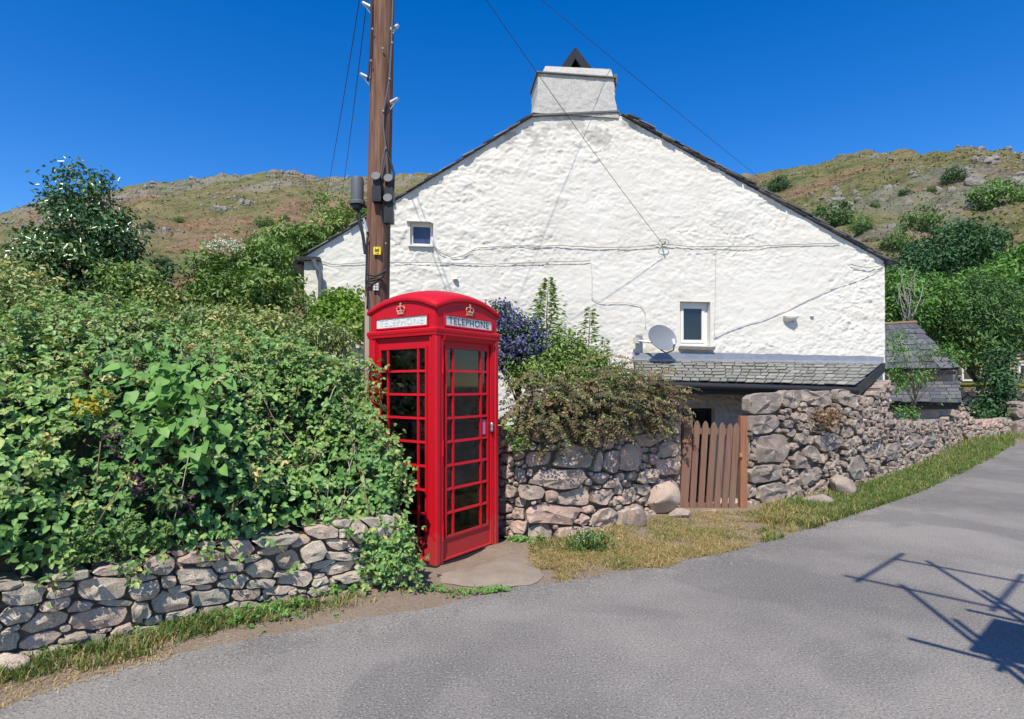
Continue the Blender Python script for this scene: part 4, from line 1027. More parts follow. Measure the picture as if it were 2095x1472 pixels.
def face_root_rot(k): return {'door': 0.0, 'left': -math.pi / 2, 'right': math.pi / 2, 'back': math.pi}[k]
PANES = {}
def pane_mesh(w, h):
    key = (round(w, 4), round(h, 4))
    if key not in PANES:
        mb = MB(); mb.box(-w / 2, w / 2, -0.002, 0.002, -h / 2, h / 2)
        me = bpy.data.meshes.new('pane'); me.from_pydata(np.vstack(mb.V).tolist(), [], mb.F); me.materials.append(MT['clear_glass']); PANES[key] = me
    return PANES[key]
def arc_z(u_): return ZT - RS + np.sqrt(RS ** 2 - u_ ** 2 - dh ** 2) - 0.030
GZ0, GZ1, GU, CU_ = 0.245, 1.885, 0.290, 0.192
for face in ('door', 'left', 'right', 'back'):
    rz = face_root_rot(face)
    # pediment with sign and crown
    uu = np.linspace(hw - 0.022, -(hw - 0.022), 25)
    poly = [(-(hw - 0.022), -hw + 0.012, 2.0521), (hw - 0.022, -hw + 0.012, 2.0521)] + [(u_, -hw + 0.012, float(arc_z(u_))) for u_ in uu]
    mb = MB(); mb.prism(poly, (0, 0.05, 0)); ped = mb.build('pediment', RED, kiosk); ped.rotation_euler = (0, 0, rz)
    mb = MB(); frame_box(mb, -0.335, 0.335, 2.058, 2.168, 0.014, -hw - 0.004, -hw + 0.011); mb.build('sign_frame', RED, ped)
    mb = MB(); mb.box(-0.32, 0.32, -hw + 0.004, -hw + 0.0115, 2.0725, 2.1535); sg = mb.build('sign_panel', MT['opal'], ped)
    lm = LET if face == 'door' else LET2
    o = put('lettering', lm, MT['letter'] if face == 'door' else MT['faded_letter'], ped); o.location = (0, -hw + 0.0022, 2.113); o.rotation_euler = (R(90), 0, 0); o.scale = (kx, 1.0, 1.0)
    # crown emblem
    y = -hw + 0.006; cz0 = 2.182; mb = MB()
    mb.box(-0.036, 0.036, y - 0.012, y + 0.008, cz0, cz0 + 0.016)
    for sx in (-1, 1):
        mb.tube([(sx * 0.034, y - 0.006, cz0 + 0.016), (sx * 0.050, y - 0.006, cz0 + 0.045), (sx * 0.040, y - 0.008, cz0 + 0.068), (sx * 0.016, y - 0.010, cz0 + 0.070), (0, y - 0.010, cz0 + 0.060)], 0.0055, 6)
        mb.ball((sx * 0.048, y - 0.008, cz0 + 0.050), 0.008, 8, 5); mb.ball((sx * 0.018, y - 0.010, cz0 + 0.030), 0.009, 8, 5)
    mb.tube([(0, y - 0.006, cz0 + 0.016), (0, y - 0.012, cz0 + 0.06)], 0.006, 6); mb.ball((0, y - 0.010, cz0 + 0.076), 0.009, 8, 5)
    mb.box(-0.004, 0.004, y - 0.012, y - 0.004, cz0 + 0.082, cz0 + 0.104); mb.box(-0.011, 0.011, y - 0.0115, y - 0.0045, cz0 + 0.089, cz0 + 0.097)
    mb.build('crown', MT['crown_gold'], ped)
    # panel or door
    yo = -hw + (0.034 if face == 'door' else 0.030); T = 0.022
    W0 = hw - 0.0885
    back = face == 'back'
    g0 = GZ1 - (GZ1 - GZ0) / 8 if back else GZ0
    mb = MB(); mb.box(-W0, W0, yo, yo + T, 0.0385, g0); mb.box(-W0, W0, yo, yo + T, GZ1, 1.984); mb.box(-W0, -GU, yo, yo + T, g0, GZ1); mb.box(GU, W0, yo, yo + T, g0, GZ1)
    pan = mb.build('door' if face == 'door' else ('back_panel' if back else 'side_panel'), RED, kiosk); pan.rotation_euler = (0, 0, rz)
    mb = MB(); frame_box(mb, -GU - 0.012, GU + 0.012, g0 - 0.012, GZ1 + 0.012, 0.022, yo - 0.013, yo - 0.0005); mb.build('glazing_bead', RED, pan)
    if face != 'back':
        mb = MB(); frame_box(mb, -W0 + 0.002, W0 - 0.002, 0.05, 1.975, 0.013, yo - 0.010 - (0.012 if face == 'door' else 0), yo - 0.0006); mb.build('outer_bead', RED, pan)
    nrow = 1 if back else 8; rh = (GZ1 - g0) / nrow
    for sx in (-1, 1):
        mb = MB(); mb.box(sx * CU_ - 0.010, sx * CU_ + 0.010, yo - 0.010, yo + 0.016, g0, GZ1); mb.build('glazing_bar', RED, pan)
    barme = None
    for k in range(1, nrow):
        if barme is None:
            mb = MB(); mb.prism([(-GU, yo - 0.012, -0.010), (-GU, yo + 0.014, -0.010), (-GU, yo + 0.014, 0.010), (-GU, yo - 0.008, 0.010)], (2 * GU, 0, 0))
            o = mb.build('glazing_bar', RED, pan); barme = o.data
        else: o = put('glazing_bar', barme, RED, pan)
        o.location.z = g0 + k * rh
    for k in range(nrow):
        for (c0, c1) in ((-GU, -CU_ - 0.01), (-CU_ + 0.01, CU_ - 0.01), (CU_ + 0.01, GU)):
            o = put('pane', pane_mesh(c1 - c0 - 0.001, rh - 0.02), MT['clear_glass'], pan); o.location = ((c0 + c1) / 2, yo + 0.006, g0 + (k + 0.5) * rh)
    if face == 'door':
        mb = MB(); mb.lathe([(0.004, -0.045), (0.016, -0.042), (0.020, -0.02), (0.013, 0.0), (0.020, 0.02), (0.016, 0.042), (0.004, 0.045)], 12); hd = mb.build('handle', MT['steel'], pan, True); hd.location = (W0 - 0.022, yo - 0.030, 1.16); hd.scale = (0.8, 1, 1)
        for z in (0.30, 1.02, 1.72):
            mb = MB(); mb.tube([(-W0 - 0.004, yo - 0.026, z - 0.07), (-W0 - 0.004, yo - 0.026, z + 0.07)], 0.010, 8); mb.build('hinge', RED, pan, True, 50)
        mb = MB(); mb.box(0.225, 0.270, yo + 0.001, yo + 0.0028, g0 + 4 * rh + 0.03, g0 + 4 * rh + 0.17); mb.build('sticker', MT['pink_sticker'], pan)
        mb = MB(); mb.box(-CU_ + 0.012, CU_ - 0.012, yo + 0.010, yo + 0.012, g0 + 6 * rh + 0.012, g0 + 7 * rh - 0.012); mb.build('notice_panel', MT['notice'], pan)
        mb = MB(); mb.prism([(-W0, -hw - 0.006, 1.940), (-W0, -hw + 0.034, 1.940), (-W0, -hw + 0.034, 1.9835), (-W0, -hw - 0.022, 1.9835)], (2 * W0, 0, 0)); mb.build('door_hood', RED, pan)
# inside
mb = MB(); mb.box(-0.30, 0.30, hw - 0.085, hw - 0.055, 0.10, 1.62); mb.build('backboard', MT['black_paint'], kiosk)
mb = MB(); mb.box(-0.35, 0.35, -0.35, 0.35, 0.039, 0.05); mb.build('floor_slab', MT['mortar'], kiosk)
mb = MB(); mb.box(-0.20, 0.16, hw - 0.24, hw - 0.086, 1.14, 1.60); pb = mb.build('payphone', MT['opal'], kiosk)
mb = MB(); mb.tube([(-0.13, hw - 0.27, 1.28), (-0.145, hw - 0.29, 1.34), (-0.145, hw - 0.29, 1.46), (-0.13, hw - 0.27, 1.52)], [0.03, 0.017, 0.017, 0.03], 10); mb.build('handset', MT['black_plastic'], pb, True)
mb = MB(); mb.tube([(-0.10, hw - 0.22, 1.29), (-0.14, hw - 0.24, 1.10), (-0.04, hw - 0.22, 0.98), (0.06, hw - 0.20, 1.06), (0.08, hw - 0.18, 1.17)], 0.009, 6); mb.build('cord', MT['steel'], pb, True)
mb = MB()
for i in range(3):
    for k in range(4): mb.box(0.02 + i * 0.045, 0.05 + i * 0.045, hw - 0.252, hw - 0.2405, 1.26 + k * 0.045, 1.29 + k * 0.045)
mb.build('keypad', MT['black_plastic'], pb)
mb = MB(); mb.box(-0.20, 0.24, hw - 0.30, hw - 0.086, 0.86, 0.885); mb.build('shelf', MT['black_paint'], kiosk)

# ------------------------------------------------------------------ utility pole
PDp = 6.25
pb0 = P(772, 600, PDp); pb1 = P(784, 0, PDp)
pdir = (pb1 - pb0) / (pb1[2] - pb0[2])
def pole_at(z): return pb0 + pdir * (z - pb0[2])
PZT = 7.75
pole = thing('utility_pole', 'tall brown wooden utility pole with step bolts behind the telephone box', 'utility pole', pole_at(0.0))
mb = MB(); zz_ = np.linspace(-0.3, PZT, 90); nS = 28; V = []
for z in zz_:
    c_ = pole_at(z)
    for k in range(nS):
        a = 2 * math.pi * k / nS; r_ = 0.138 - 0.0028 * z + 0.004 * vnoise(a * 2.2, z * 0.5, 0, 6) + 0.003 * vnoise(math.cos(a) * 6, math.sin(a) * 6, z * 0.4, 7) - 0.008 * (abs(vnoise(k * 1.7, z * 0.25, 0, 9)) < 0.07)
        V.append(c_ + [r_ * math.cos(a), r_ * math.sin(a), 0])
n_ = len(zz_); mb.add(V, [(i * nS + k, i * nS + (k + 1) % nS, (i + 1) * nS + (k + 1) % nS, (i + 1) * nS + k) for i in range(n_ - 1) for k in range(nS)] + [tuple(range((n_ - 1) * nS, n_ * nS))])
mb.build('shaft', MT['pole_wood'], pole, True, 50)
def ppx(px, py, front=0.15): return P(px, py, PDp - front)
def step(px, py, s):
    a = ppx(px, py, 0.06); mb = MB(); mb.tube([a, a + [s * 0.075, -0.02, 0.015], a + [s * 0.10, -0.03, 0.04]], 0.013, 6)
    mb.prism([a + [s * 0.01, -0.03, -0.01], a + [s * 0.09, -0.04, 0.03], a + [s * 0.09, -0.04, 0.045], a + [s * 0.01, -0.03, 0.012]], (0, 0.05, 0)); mb.tube([a + [s * 0.01, 0, -0.07], a + [s * 0.08, -0.02, 0.02]], 0.006, 5); mb.build('step', MT['galvanised'], pole)
step(798, 62, 1); step(797, 211, 1); step(800, -90, 1); step(761, 16, -1); step(757, 161, -1)
def clip(px, py, r_=0.012):
    mb = MB(); mb.ball(ppx(px, py, 0.145), r_, 8, 5); mb.build('cable_clip', MT['galvanised'], pole)
for q in ((762, 60), (759, 125), (802, 88), (797, 162), (784, 228), (789, 303), (790, 499), (751, 484), (783, 100)): clip(*q)
def pcable(pts, r_=0.011, mat='black_plastic', front=0.15):
    p = np.array([ppx(px, py, front - 0.0) for px, py in pts]);
    mb = MB(); mb.tube(resample(p, 0.05), r_, 6); mb.build('cable', MT[mat], pole, True)
pcable([(805, -120), (804, 0), (801, 90), (797, 165), (785, 225), (784, 260), (789, 300), (792, 330), (793, 368)], 0.010, 'grey_plastic', 0.13)
pcable([(789, 300), (783, 330), (778, 368)], 0.008, 'grey_plastic', 0.15); pcable([(789, 302), (800, 335), (806, 355), (804, 400), (796, 405)], 0.013, 'black_plastic', 0.12)
pcable([(757, -120), (760, 40), (757, 120), (752, 170)], 0.012, 'black_plastic', 0.12)
pcable([(776, 410), (782, 450), (792, 490), (791, 530), (788, 560), (780, 568)], 0.008); pcable([(752, 480), (751, 530), (749, 580), (752, 600), (751, 640)], 0.009)
pcable([(750, 560), (765, 566), (782, 560), (795, 548)], 0.012, 'black_plastic', 0.155); pcable([(748, 572), (757, 584), (768, 578), (783, 562)], 0.014, 'black_plastic', 0.16); pcable([(748, 575), (760, 575), (772, 572), (786, 566)], 0.012, 'black_plastic', 0.165)
def junction(px, py, front):
    c_ = ppx(px, py, front); mb = MB(); mb.tube([c_ + [0, 0, -0.22], c_ + [0, 0, -0.01], c_ + [0, -0.02, 0.03]], 0.046, 14)
    o = mb.build('junction_box', MT['black_plastic'], pole, True, 40)
    mb = MB(); mb.tube([c_ + [0, -0.055, 0.01], c_ + [0, -0.075, 0.016]], 0.047, 16); mb.build('cap', MT['lid_grey'], o, True, 40)
    mb = MB(); mb.prism([c_ + [-0.048, -0.04, -0.24], c_ + [0.048, -0.04, -0.24], c_ + [0.048, -0.05, -0.10], c_ + [0.03, -0.05, -0.06], c_ + [-0.03, -0.05, -0.06], c_ + [-0.048, -0.05, -0.10]], (0, 0.09, 0)); mb.build('housing', MT['black_plastic'], o)
junction(772, 368, 0.17); junction(797, 372, 0.12); junction(796, 412, 0.12)
c_ = ppx(731, 418, 0.05)
mb = MB(); mb.lathe([(0.085, -0.01), (0.085, 0.02), (0.068, 0.035), (0.070, 0.26), (0.062, 0.285), (0.03, 0.29)], 20, c_); cl = mb.build('cable_closure', MT['grey_plastic'], pole, True, 45)
mb = MB(); mb.lathe([(0.02, -0.075), (0.05, -0.06), (0.055, -0.02), (0.085, -0.012)], 16, c_); mb.tube([c_ + [0.01, 0, -0.06], c_ + [0.03, -0.02, -0.20], c_ + [0.07, -0.03, -0.35], c_ + [0.10, -0.05, -0.55]], 0.018, 8); mb.tube([c_ + [0.05, 0, -0.02], c_ + [0.14, 0.03, -0.02]], 0.02, 6); mb.build('closure_base', MT['black_plastic'], cl, True, 45)
mb = MB(); mb.tube([ppx(744, 448, 0.1), ppx(752, 475, 0.12)], 0.012, 6); mb.build('earth_strap', MT['galvanised'], pole)
c_ = ppx(771.5, 513.5, 0.155); mb = MB(); mb.box(c_[0] - 0.038, c_[0] + 0.038, c_[1] - 0.004, c_[1] + 0.02, c_[2] - 0.040, c_[2] + 0.040); sg = mb.build('warning_plate', MT['yellow_sign'], pole)
mb = MB()
for (a, b, z0, z1) in ((-0.026, -0.014, 0.024, 0.032), (0.012, 0.026, 0.024, 0.032), (-0.022, 0.022, 0.010, 0.016), (-0.026, 0.026, 0.000, 0.006), (-0.024, 0.024, -0.010, -0.004), (-0.024, -0.016, -0.028, -0.020), (-0.008, 0.0, -0.030, -0.020), (0.002, 0.024, -0.030, -0.022)):
    mb.box(c_[0] + a, c_[0] + b, c_[1] - 0.0062, c_[1] - 0.0042, c_[2] + z0, c_[2] + z1)
mb.build('plate_print', MT['letter'], sg)
c_ = ppx(769.5, 588, 0.15); mb = MB()
for i in range(2):
    for k in range(3): mb.box(c_[0] - 0.03 + i * 0.032, c_[0] - 0.004 + i * 0.032, c_[1] - 0.012, c_[1] + 0.02, c_[2] - 0.035 + k * 0.028, c_[2] - 0.014 + k * 0.028)
mb.build('number_tags', MT['white_cable'], pole)
a = ppx(752, 608, 0.10); mb = MB(); mb.box(a[0] - 0.025, a[0] + 0.022, a[1] - 0.02, a[1] + 0.04, 0.8, a[2]); mb.build('batten', MT['grey_wood'], pole)
# overhead wires
PT = pole_at(7.45)
def wire(label, a, b, sag=0.12, r_=0.009):
    t_ = np.linspace(0, 1, 30)[:, None]; p = a * (1 - t_) + b * t_; p[:, 2] -= (4 * sag * t_ * (1 - t_))[:, 0]
    mb = MB(); mb.tube(p, r_, 6); o = mb.build('overhead_wire', MT['black_plastic'], None, True); tagit(o, label, 'wire')
wq = wl_(hp3(1356, 500, -0.14))
wire('thin black wire from the pole down to the hook on the gable', P(792, -300, PDp), wq, 0.10, 0.0042)
wire('black wire from the pole passing over the right roof slope to the hillside', P(792, -262, PDp), P(1800, 540, 42.0), 0.35, 0.0045)
wire('outermost of the two wires running from the pole over the trees to the left', P(776, -258, PDp), P(655, 455, 30.0), 0.4, 0.0075)
wire('wire nearer the pole of the two running back over the trees', P(782, -262, PDp), P(690, 455, 30.0), 0.4, 0.0075)

# ------------------------------------------------------------------ garden gate
GD = 7.06
gate = thing('garden_gate', 'weathered brown picket gate between the two stone walls', 'gate', P(1455, 1056, GD))
SL = [(1434 - 7, 861, 1416, 1054, 6.0), (1444.5, 862, 1433, 1056, 5.9), (1462, 864, 1449.5, 1055, 6.1), (1479, 865, 1466.5, 1054, 5.9), (1495, 867, 1482, 1048, 5.8), (1508, 866, 1497, 1047, 6.2)]
for k, (tx, ty, bx, by, w) in enumerate(SL):
    ysh = random.uniform(0, 0.006); pts = []
    for (dx, py_) in ((-w, by), (w, by), (w, ty + 12), (w * 0.72, ty + 5), (w * 0.12, ty), (-w * 0.12, ty), (-w * 0.72, ty + 5), (-w, ty + 12)):
        f_ = (py_ - ty) / (by - ty); pts.append(P(tx * (1 - f_) + bx * f_ + dx, py_, GD) + [0, ysh, 0])
    mb = MB(); mb.prism(pts, (0, 0.022, 0)); mb.build('slat', MT['gate_wood'], gate)
for (y0, y1) in ((876, 888), (1030, 1042)):
    mb = MB(); mb.prism([P(1398, y0, GD) + [0, 0.03, 0], P(1512, y0 + 3, GD) + [0, 0.03, 0], P(1512, y1 + 3, GD) + [0, 0.03, 0], P(1398, y1, GD) + [0, 0.03, 0]], (0, 0.035, 0)); mb.build('rail', MT['gate_wood'], gate)
mb = MB(); mb.prism([P(1401, 853, GD), P(1418, 853, GD), P(1414, 945, GD), P(1406, 1050, GD), P(1390, 1050, GD), P(1396, 945, GD)], (0, 0.06, 0)); mb.build('hanging_stile', MT['gate_wood'], gate)
mb = MB(); mb.box(*np.sort([P(1396, 0, GD)[0], P(1415, 0, GD)[0]]), GD - 0.012, GD - 0.001, P(0, 906, GD)[2], P(0, 899, GD)[2]); mb.build('strap_hinge', MT['orange_rust'], gate)
gp = thing('gate_post', 'orange-brown square timber post at the latch side of the picket gate', 'post', P(1522, 1048, GD))
mb = MB(); mb.prism([P(1515.5, 1060, GD) + [0, 0.01, 0], P(1530, 1060, GD) + [0, 0.01, 0], P(1529.5, 852, GD) + [0, 0.01, 0], P(1516, 852, GD) + [0, 0.01, 0]], (0, 0.09, 0)); mb.build('shaft', MT['post_wood'], gp)
mb = MB(); mb.box(P(1512, 0, GD)[0], P(1518, 0, GD)[0], GD - 0.02, GD + 0.005, P(0, 935, GD)[2], P(0, 928, GD)[2]); mb.build('latch', MT['orange_rust'], gp)
gp = thing('gate_post', 'pale split timber stake against the wall end at the hinge side', 'post', P(1386, 1000, GD))
mb = MB(); mb.prism([P(1381, 1040, GD) + [0, 0.03, 0], P(1390, 1040, GD) + [0, 0.03, 0], P(1396, 850, GD) + [0, 0.03, 0], P(1382, 850, GD) + [0, 0.03, 0]], (0, 0.06, 0)); mb.build('shaft', MT['grey_wood'], gp)
o = MB(); a = P(1450, 1063, GD - 0.1); V, Fc = rock_lump(np.array([a[0] + 0.1, a[1] + 0.05, -0.03]), np.array([0.55, 0.17, 0.09]), 14, 77); o = mk('step_stone', V, Fc, MT['granite_warm'], None, True, 35); tagit(o, 'flat worn threshold stone under the picket gate', 'stone')

# ------------------------------------------------------------------ outbuilding, lean-to and far cottage
def slate_roof(parent, tl, tr_, br_, bl, nrow, wmin, wmax, mat, name='roof'):
    tl, tr_, br_, bl = (np.asarray(q, float) for q in (tl, tr_, br_, bl))
    f = lambda u_, v_: (tl * (1 - u_) + tr_ * u_) * (1 - v_) + (bl * (1 - u_) + br_ * u_) * v_
    n_ = unit(np.cross(tr_ - tl, bl - tl)); n_ = n_ if n_[2] > 0 else -n_
    mb = MB(); mb.prism([tl - n_ * 0.06, tr_ - n_ * 0.06, br_ - n_ * 0.06, bl - n_ * 0.06], n_ * 0.055); rf = mb.build(name, MT['black_paint'], parent)
    for r_i in range(nrow):
        v0, v1 = r_i / nrow, (r_i + 1) / nrow + 0.02; u_ = -random.uniform(0, wmin)
        while u_ < 1:
            w = random.uniform(wmin, wmax); a, b = max(0, u_) + 0.003, min(1, u_ + w) - 0.003
            if b - a > 0.02:
                lf = random.uniform(0.02, 0.04); c4 = [f(a, v0 - 0.03) + n_ * 0.003, f(b, v0 - 0.03) + n_ * 0.003, f(b, v1 + random.uniform(-0.01, 0.01)) + n_ * lf, f(a, v1 + random.uniform(-0.01, 0.01)) + n_ * lf]
                mb = MB(); mb.hexa(c4, [q + n_ * 0.02 for q in c4]); mb.build('slate', mat, rf)
            u_ += w
    return rf
ob = thing('outbuilding', 'stone outbuilding with sloping dark slate roof just past the house corner', 'outbuilding', P(1880, 860, 15.5))
slate_roof(ob, P(1770, 668, 17.0), P(1872, 662, 17.0), P(1962, 753, 15.0), P(1800, 755, 15.0), 8, 0.10, 0.18, MT['dark_slate'])
mb = MB(); mb.tube([P(1770, 666, 17.0), P(1874, 660, 17.0)], 0.06, 6); mb.build('ridge_tiles', MT['cane'], ob)
a, b = P(1805, 757, 15.2), P(1955, 757, 15.2)
mb = MB(); mb.box(a[0], b[0], 15.25, 18.5, -0.8, a[2] + 0.02); mb.build('wall', MT['granite_warm'], ob)
mb = MB(); q = P(1800, 757, 14.9); mb.box(q[0], P(1960, 757, 14.9)[0], 14.97, 15.05, q[2] - 0.12, q[2] - 0.03); mb.build('fascia', MT['black_paint'], ob)
lt = thing('lean_to', 'low lean-to roofed in bluish slate in front of the outbuilding', 'lean-to', P(1890, 860, 14.3))
slate_roof(lt, P(1800, 785, 15.1), P(1964, 782, 15.1), P(1967, 826, 13.7), P(1795, 823, 13.7), 6, 0.10, 0.2, MT['dark_slate'])
mb = MB(); q = P(1795, 826, 13.75); mb.box(q[0], P(1965, 826, 13.75)[0], 13.8, 13.86, q[2] - 0.14, q[2] - 0.02); mb.build('fascia', MT['black_paint'], lt)
mb = MB(); mb.box(q[0], P(1925, 0, 13.9)[0], 13.95, 15.1, -0.6, q[2] - 0.05); mb.build('wall', MT['granite_warm'], lt)
ct = thing('cottage', 'far stone cottage with white windows half hidden by the tree on the right', 'cottage', P(2060, 800, 29.0))
CDp = 28.0
stn = MT['granite_warm']
a, b = P(1965, 705, CDp), P(2320, 705, CDp)
mb = MB(); mb.box(a[0], b[0], CDp, CDp + 6, -0.5, a[2]); mb.build('wall', stn, ct)
r_ = np.random.default_rng(4); cst = bpy.data.meshes.new('stone'); V, Fc = rock_lump(np.zeros(3), np.array([0.21, 0.06, 0.11]), 7, 3); cst.from_pydata(V.tolist(), [], Fc); cst.materials.append(stn)
for zi in np.arange(0.5, a[2] - 0.05, 0.17):
    x = a[0] + r_.uniform(0, 0.3)
    while x < P(2110, 0, CDp)[0]:
        o = put('stone', cst, stn, ct); w = r_.uniform(0.7, 1.3); o.location = np.array([x, CDp, zi]) - OFF[ct.name]; o.scale = (w, 1, r_.uniform(0.7, 0.95)); x += 0.40 * w
slate_roof(ct, P(1950, 640, CDp + 3.2), P(2330, 640, CDp + 3.2), P(2330, 703, CDp - 0.25), P(1950, 703, CDp - 0.25), 7, 0.04, 0.07, MT['dark_slate'])
for (x0, x1, y0, y1) in ((1968, 1998, 752, 780), (2084, 2120, 745, 780), (2010, 2030, 750, 780)):
    a, b = P(x0, y1, CDp - 0.1), P(x1, y0, CDp - 0.1); mb = MB(); frame_box(mb, a[0], b[0], a[2], b[2], 0.08, CDp - 0.12, CDp - 0.05); w = mb.build('window', MT['white_paint'], ct)
    mb = MB(); mb.box(a[0] + 0.08, b[0] - 0.08, CDp - 0.09, CDp - 0.07, a[2] + 0.08, b[2] - 0.08); mb.build('pane', MT['dark_glass'], w)
a, b = P(2043, 785, 26.5), P(2068, 758, 26.5); mb = MB(); mb.box(a[0], b[0], 26.5, 26.56, a[2], b[2]); o = mb.build('leaning_board', MT['pale_green']); tagit(o, 'pale green board leaning by the far cottage wall', 'board')

# ------------------------------------------------------------------ scaffold standing beside the camera; its shadow falls on the road at the lower right
SH = np.array([-sd[0], -sd[1]]) / sd[2]            # shadow offset per metre of height
sb, sa = unit([0.70, -0.71]), unit([0.76, 0.65])
C0 = G(1852, 1207)[:2]
def sc_at(i, j, h, href=4.5): q = C0 + sb * i + sa * j - SH * href; return np.array([q[0], q[1], h])
scf = thing('scaffold', 'tubular steel scaffold with boards standing out of frame by the lane', 'scaffold', sc_at(0.8, 0.4, 0))
def tubeS(a, b, name='tube'):
    mb = MB(); mb.tube([a, b], 0.021, 8); mb.build(name, MT['scaffold_tube'], scf, True)
J2 = 0.82
for i in (0.0, 1.45, 2.8):
    for j in (0.0, J2): tubeS(sc_at(i, j, 0), sc_at(i, j, 4.62 + 0.1 * (j > 0)), 'standard'); tubeS(sc_at(i + 0.06, j + 0.02, 0), sc_at(i + 0.06, j + 0.02, 3.7), 'standard')
for h in (4.5, 2.80): tubeS(sc_at(-0.42, 0, h), sc_at(2.9, 0, h), 'ledger'); tubeS(sc_at(-0.30, J2, h), sc_at(2.9, J2, h), 'ledger')
for h, il in ((4.5, (-0.30, 0.52, 1.25, 2.6)), (2.75, (0.0, 1.25, 2.6))):
    for i in il: tubeS(sc_at(i, -0.10, h), sc_at(i, J2 + 0.25, h), 'transom')
for k in range(3):
    j0 = 0.03 + k * 0.235; a = [sc_at(-0.12, j0, 2.835), sc_at(3.3, j0, 2.835), sc_at(3.3, j0 + 0.22, 2.835), sc_at(-0.12, j0 + 0.22, 2.835)]
    mb = MB(); mb.prism(a, (0, 0, 0.04)); mb.build('board', MT['scaffold_board'], scf)

# ------------------------------------------------------------------ plants
def leaf_arrays(pos, axis, nrm, L_, asp=0.62, fold=0.22, droop=0.18, r_=rng, tipw=0.36):
    n_ = len(pos); L_ = np.broadcast_to(np.asarray(L_, float), (n_,))[:, None]; w = L_ * asp
    axis = unit(axis); side = unit(np.cross(axis, nrm)); up = np.cross(side, axis)
    b = pos; tip = pos + axis * L_ - up * droop * L_
    r1 = pos + axis * L_ * 0.33 + side * w * 0.5 + up * fold * w; r2 = pos + axis * L_ * 0.70 + side * w * tipw + up * (fold * w * 0.8 - droop * L_ * 0.4)
    l1 = pos + axis * L_ * 0.33 - side * w * 0.5 + up * fold * w; l2 = pos + axis * L_ * 0.70 - side * w * tipw + up * (fold * w * 0.8 - droop * L_ * 0.4)
    V = np.stack([b, r1, r2, tip, l2, l1], 1).reshape(-1, 3)
    i = np.arange(n_)[:, None] * 6
    Q = np.concatenate([i + [0, 1, 2, 3], i + [0, 3, 4, 5]], 0)
    return V, Q
def leaves(name, mat, parent, pos, axis, nrm, L_, asp=0.62, fold=0.22, droop=0.18, tone=None, tipw=0.36):
    V, Q = leaf_arrays(np.asarray(pos), axis, nrm, L_, asp, fold, droop, rng, tipw)
    tone = rng.random(len(pos)) if tone is None else tone
    return mk(name, V, Q, MT[mat], parent, False, attr=np.repeat(np.clip(tone, 0, 1), 6))
def rdir(n_): return unit(rng.normal(size=(n_, 3)))
def trifoliate(pos, nrm, L_, spread=1.0, k=3):     # compound leaves: k leaflets from each point, lying in the plane across nrm
    n_ = len(pos); t_ = unit(np.cross(nrm, rdir(n_))); t_ = unit(t_ + np.array([0, 0, -0.35])); t_ = unit(t_ - nrm * np.sum(t_ * nrm, 1, keepdims=True)); b = np.cross(nrm, t_)
    P_, A_, N_, LL = [], [], [], []
    for j, a in enumerate(np.linspace(-1.15, 1.15, k) * spread):
        ax = t_ * math.cos(a) + b * math.sin(a); P_.append(pos + ax * L_[:, None] * 0.10); A_.append(ax + rng.normal(0, 0.12, (n_, 3))); N_.append(unit(nrm + rng.normal(0, 0.22, (n_, 3)))); LL.append(L_ * (1.0 if j == k // 2 else 0.82))
    return np.concatenate(P_), np.concatenate(A_), np.concatenate(N_), np.concatenate(LL)
def stems(name, mat, parent, curves, r0=0.006, r1=0.002, n=5):
    mb = MB()
    for c_ in curves: mb.tube(c_, np.linspace(r0, r1, len(c_)), n, False)
    o = mb.build(name, MT[mat], parent, True); o['kind'] = 'stuff'
    return o

# --- bramble hedge over the left wall
HF, HL = wall_map(LWP)
prt = np.array([0.05, 0.02, 0.10, 0.30, 0.58, 0.95, 1.40, 2.00, 2.8, 3.6]); prz = np.array([0.52, 0.66, 0.90, 1.16, 1.45, 1.72, 1.96, 2.10, 2.16, 2.18])
prl = np.r_[0, np.cumsum(np.hypot(np.diff(prt), np.diff(prz)))]; prl /= prl[-1]
def hedge_pt(s_, v_, off):
    t_ = np.interp(v_, prl, prt); z = np.interp(v_, prl, prz)
    zs = np.interp(s_, [-0.6, 0.2, 0.8, 1.6, 2.4, 3.2, 4.5], [0.60, 0.84, 0.98, 1.0, 1.04, 1.10, 1.16])
    e_ = 0.01; dt = np.interp(v_ + e_, prl, prt) - np.interp(v_ - e_, prl, prt); dz = np.interp(v_ + e_, prl, prz) - np.interp(v_ - e_, prl, prz)
    l_ = np.hypot(dt, dz); nt, nz = -dz / l_, dt / l_
    lump_ = (0.34 * fbm(s_ * 1.7, v_ * 5.5, 0, 3, 33) + 0.15 * fbm(s_ * 4.5, v_ * 14, 0, 3, 34)) * sstep(-0.02, 0.15, v_) - 0.05
    o_ = off + lump_
    zz = 0.42 + (z - 0.42) * zs
    p = HF(np.clip(s_, 0, HL), 0.0, -(t_ + nt * o_)); p[:, 2] = zz + nz * o_
    p[:, :2] += (np.minimum(s_, 0))[:, None] * -np.array([0.86, 0.50])
    e2_ = HF(np.clip(s_, 0, HL - 0.02) , 0.0, 0.0)[:, :2]; e3 = HF(np.clip(s_, 0, HL - 0.02), 0.0, 1.0)[:, :2]
    fr_ = unit(e3 - e2_); nr = np.c_[fr_ * (-nt)[:, None], nz]
    return p, unit(nr)
hedge = thing('bramble_hedge', 'wide bramble hedge spilling over the low wall left of the telephone box', 'hedge', HF(1.8, 0.5, -0.6))
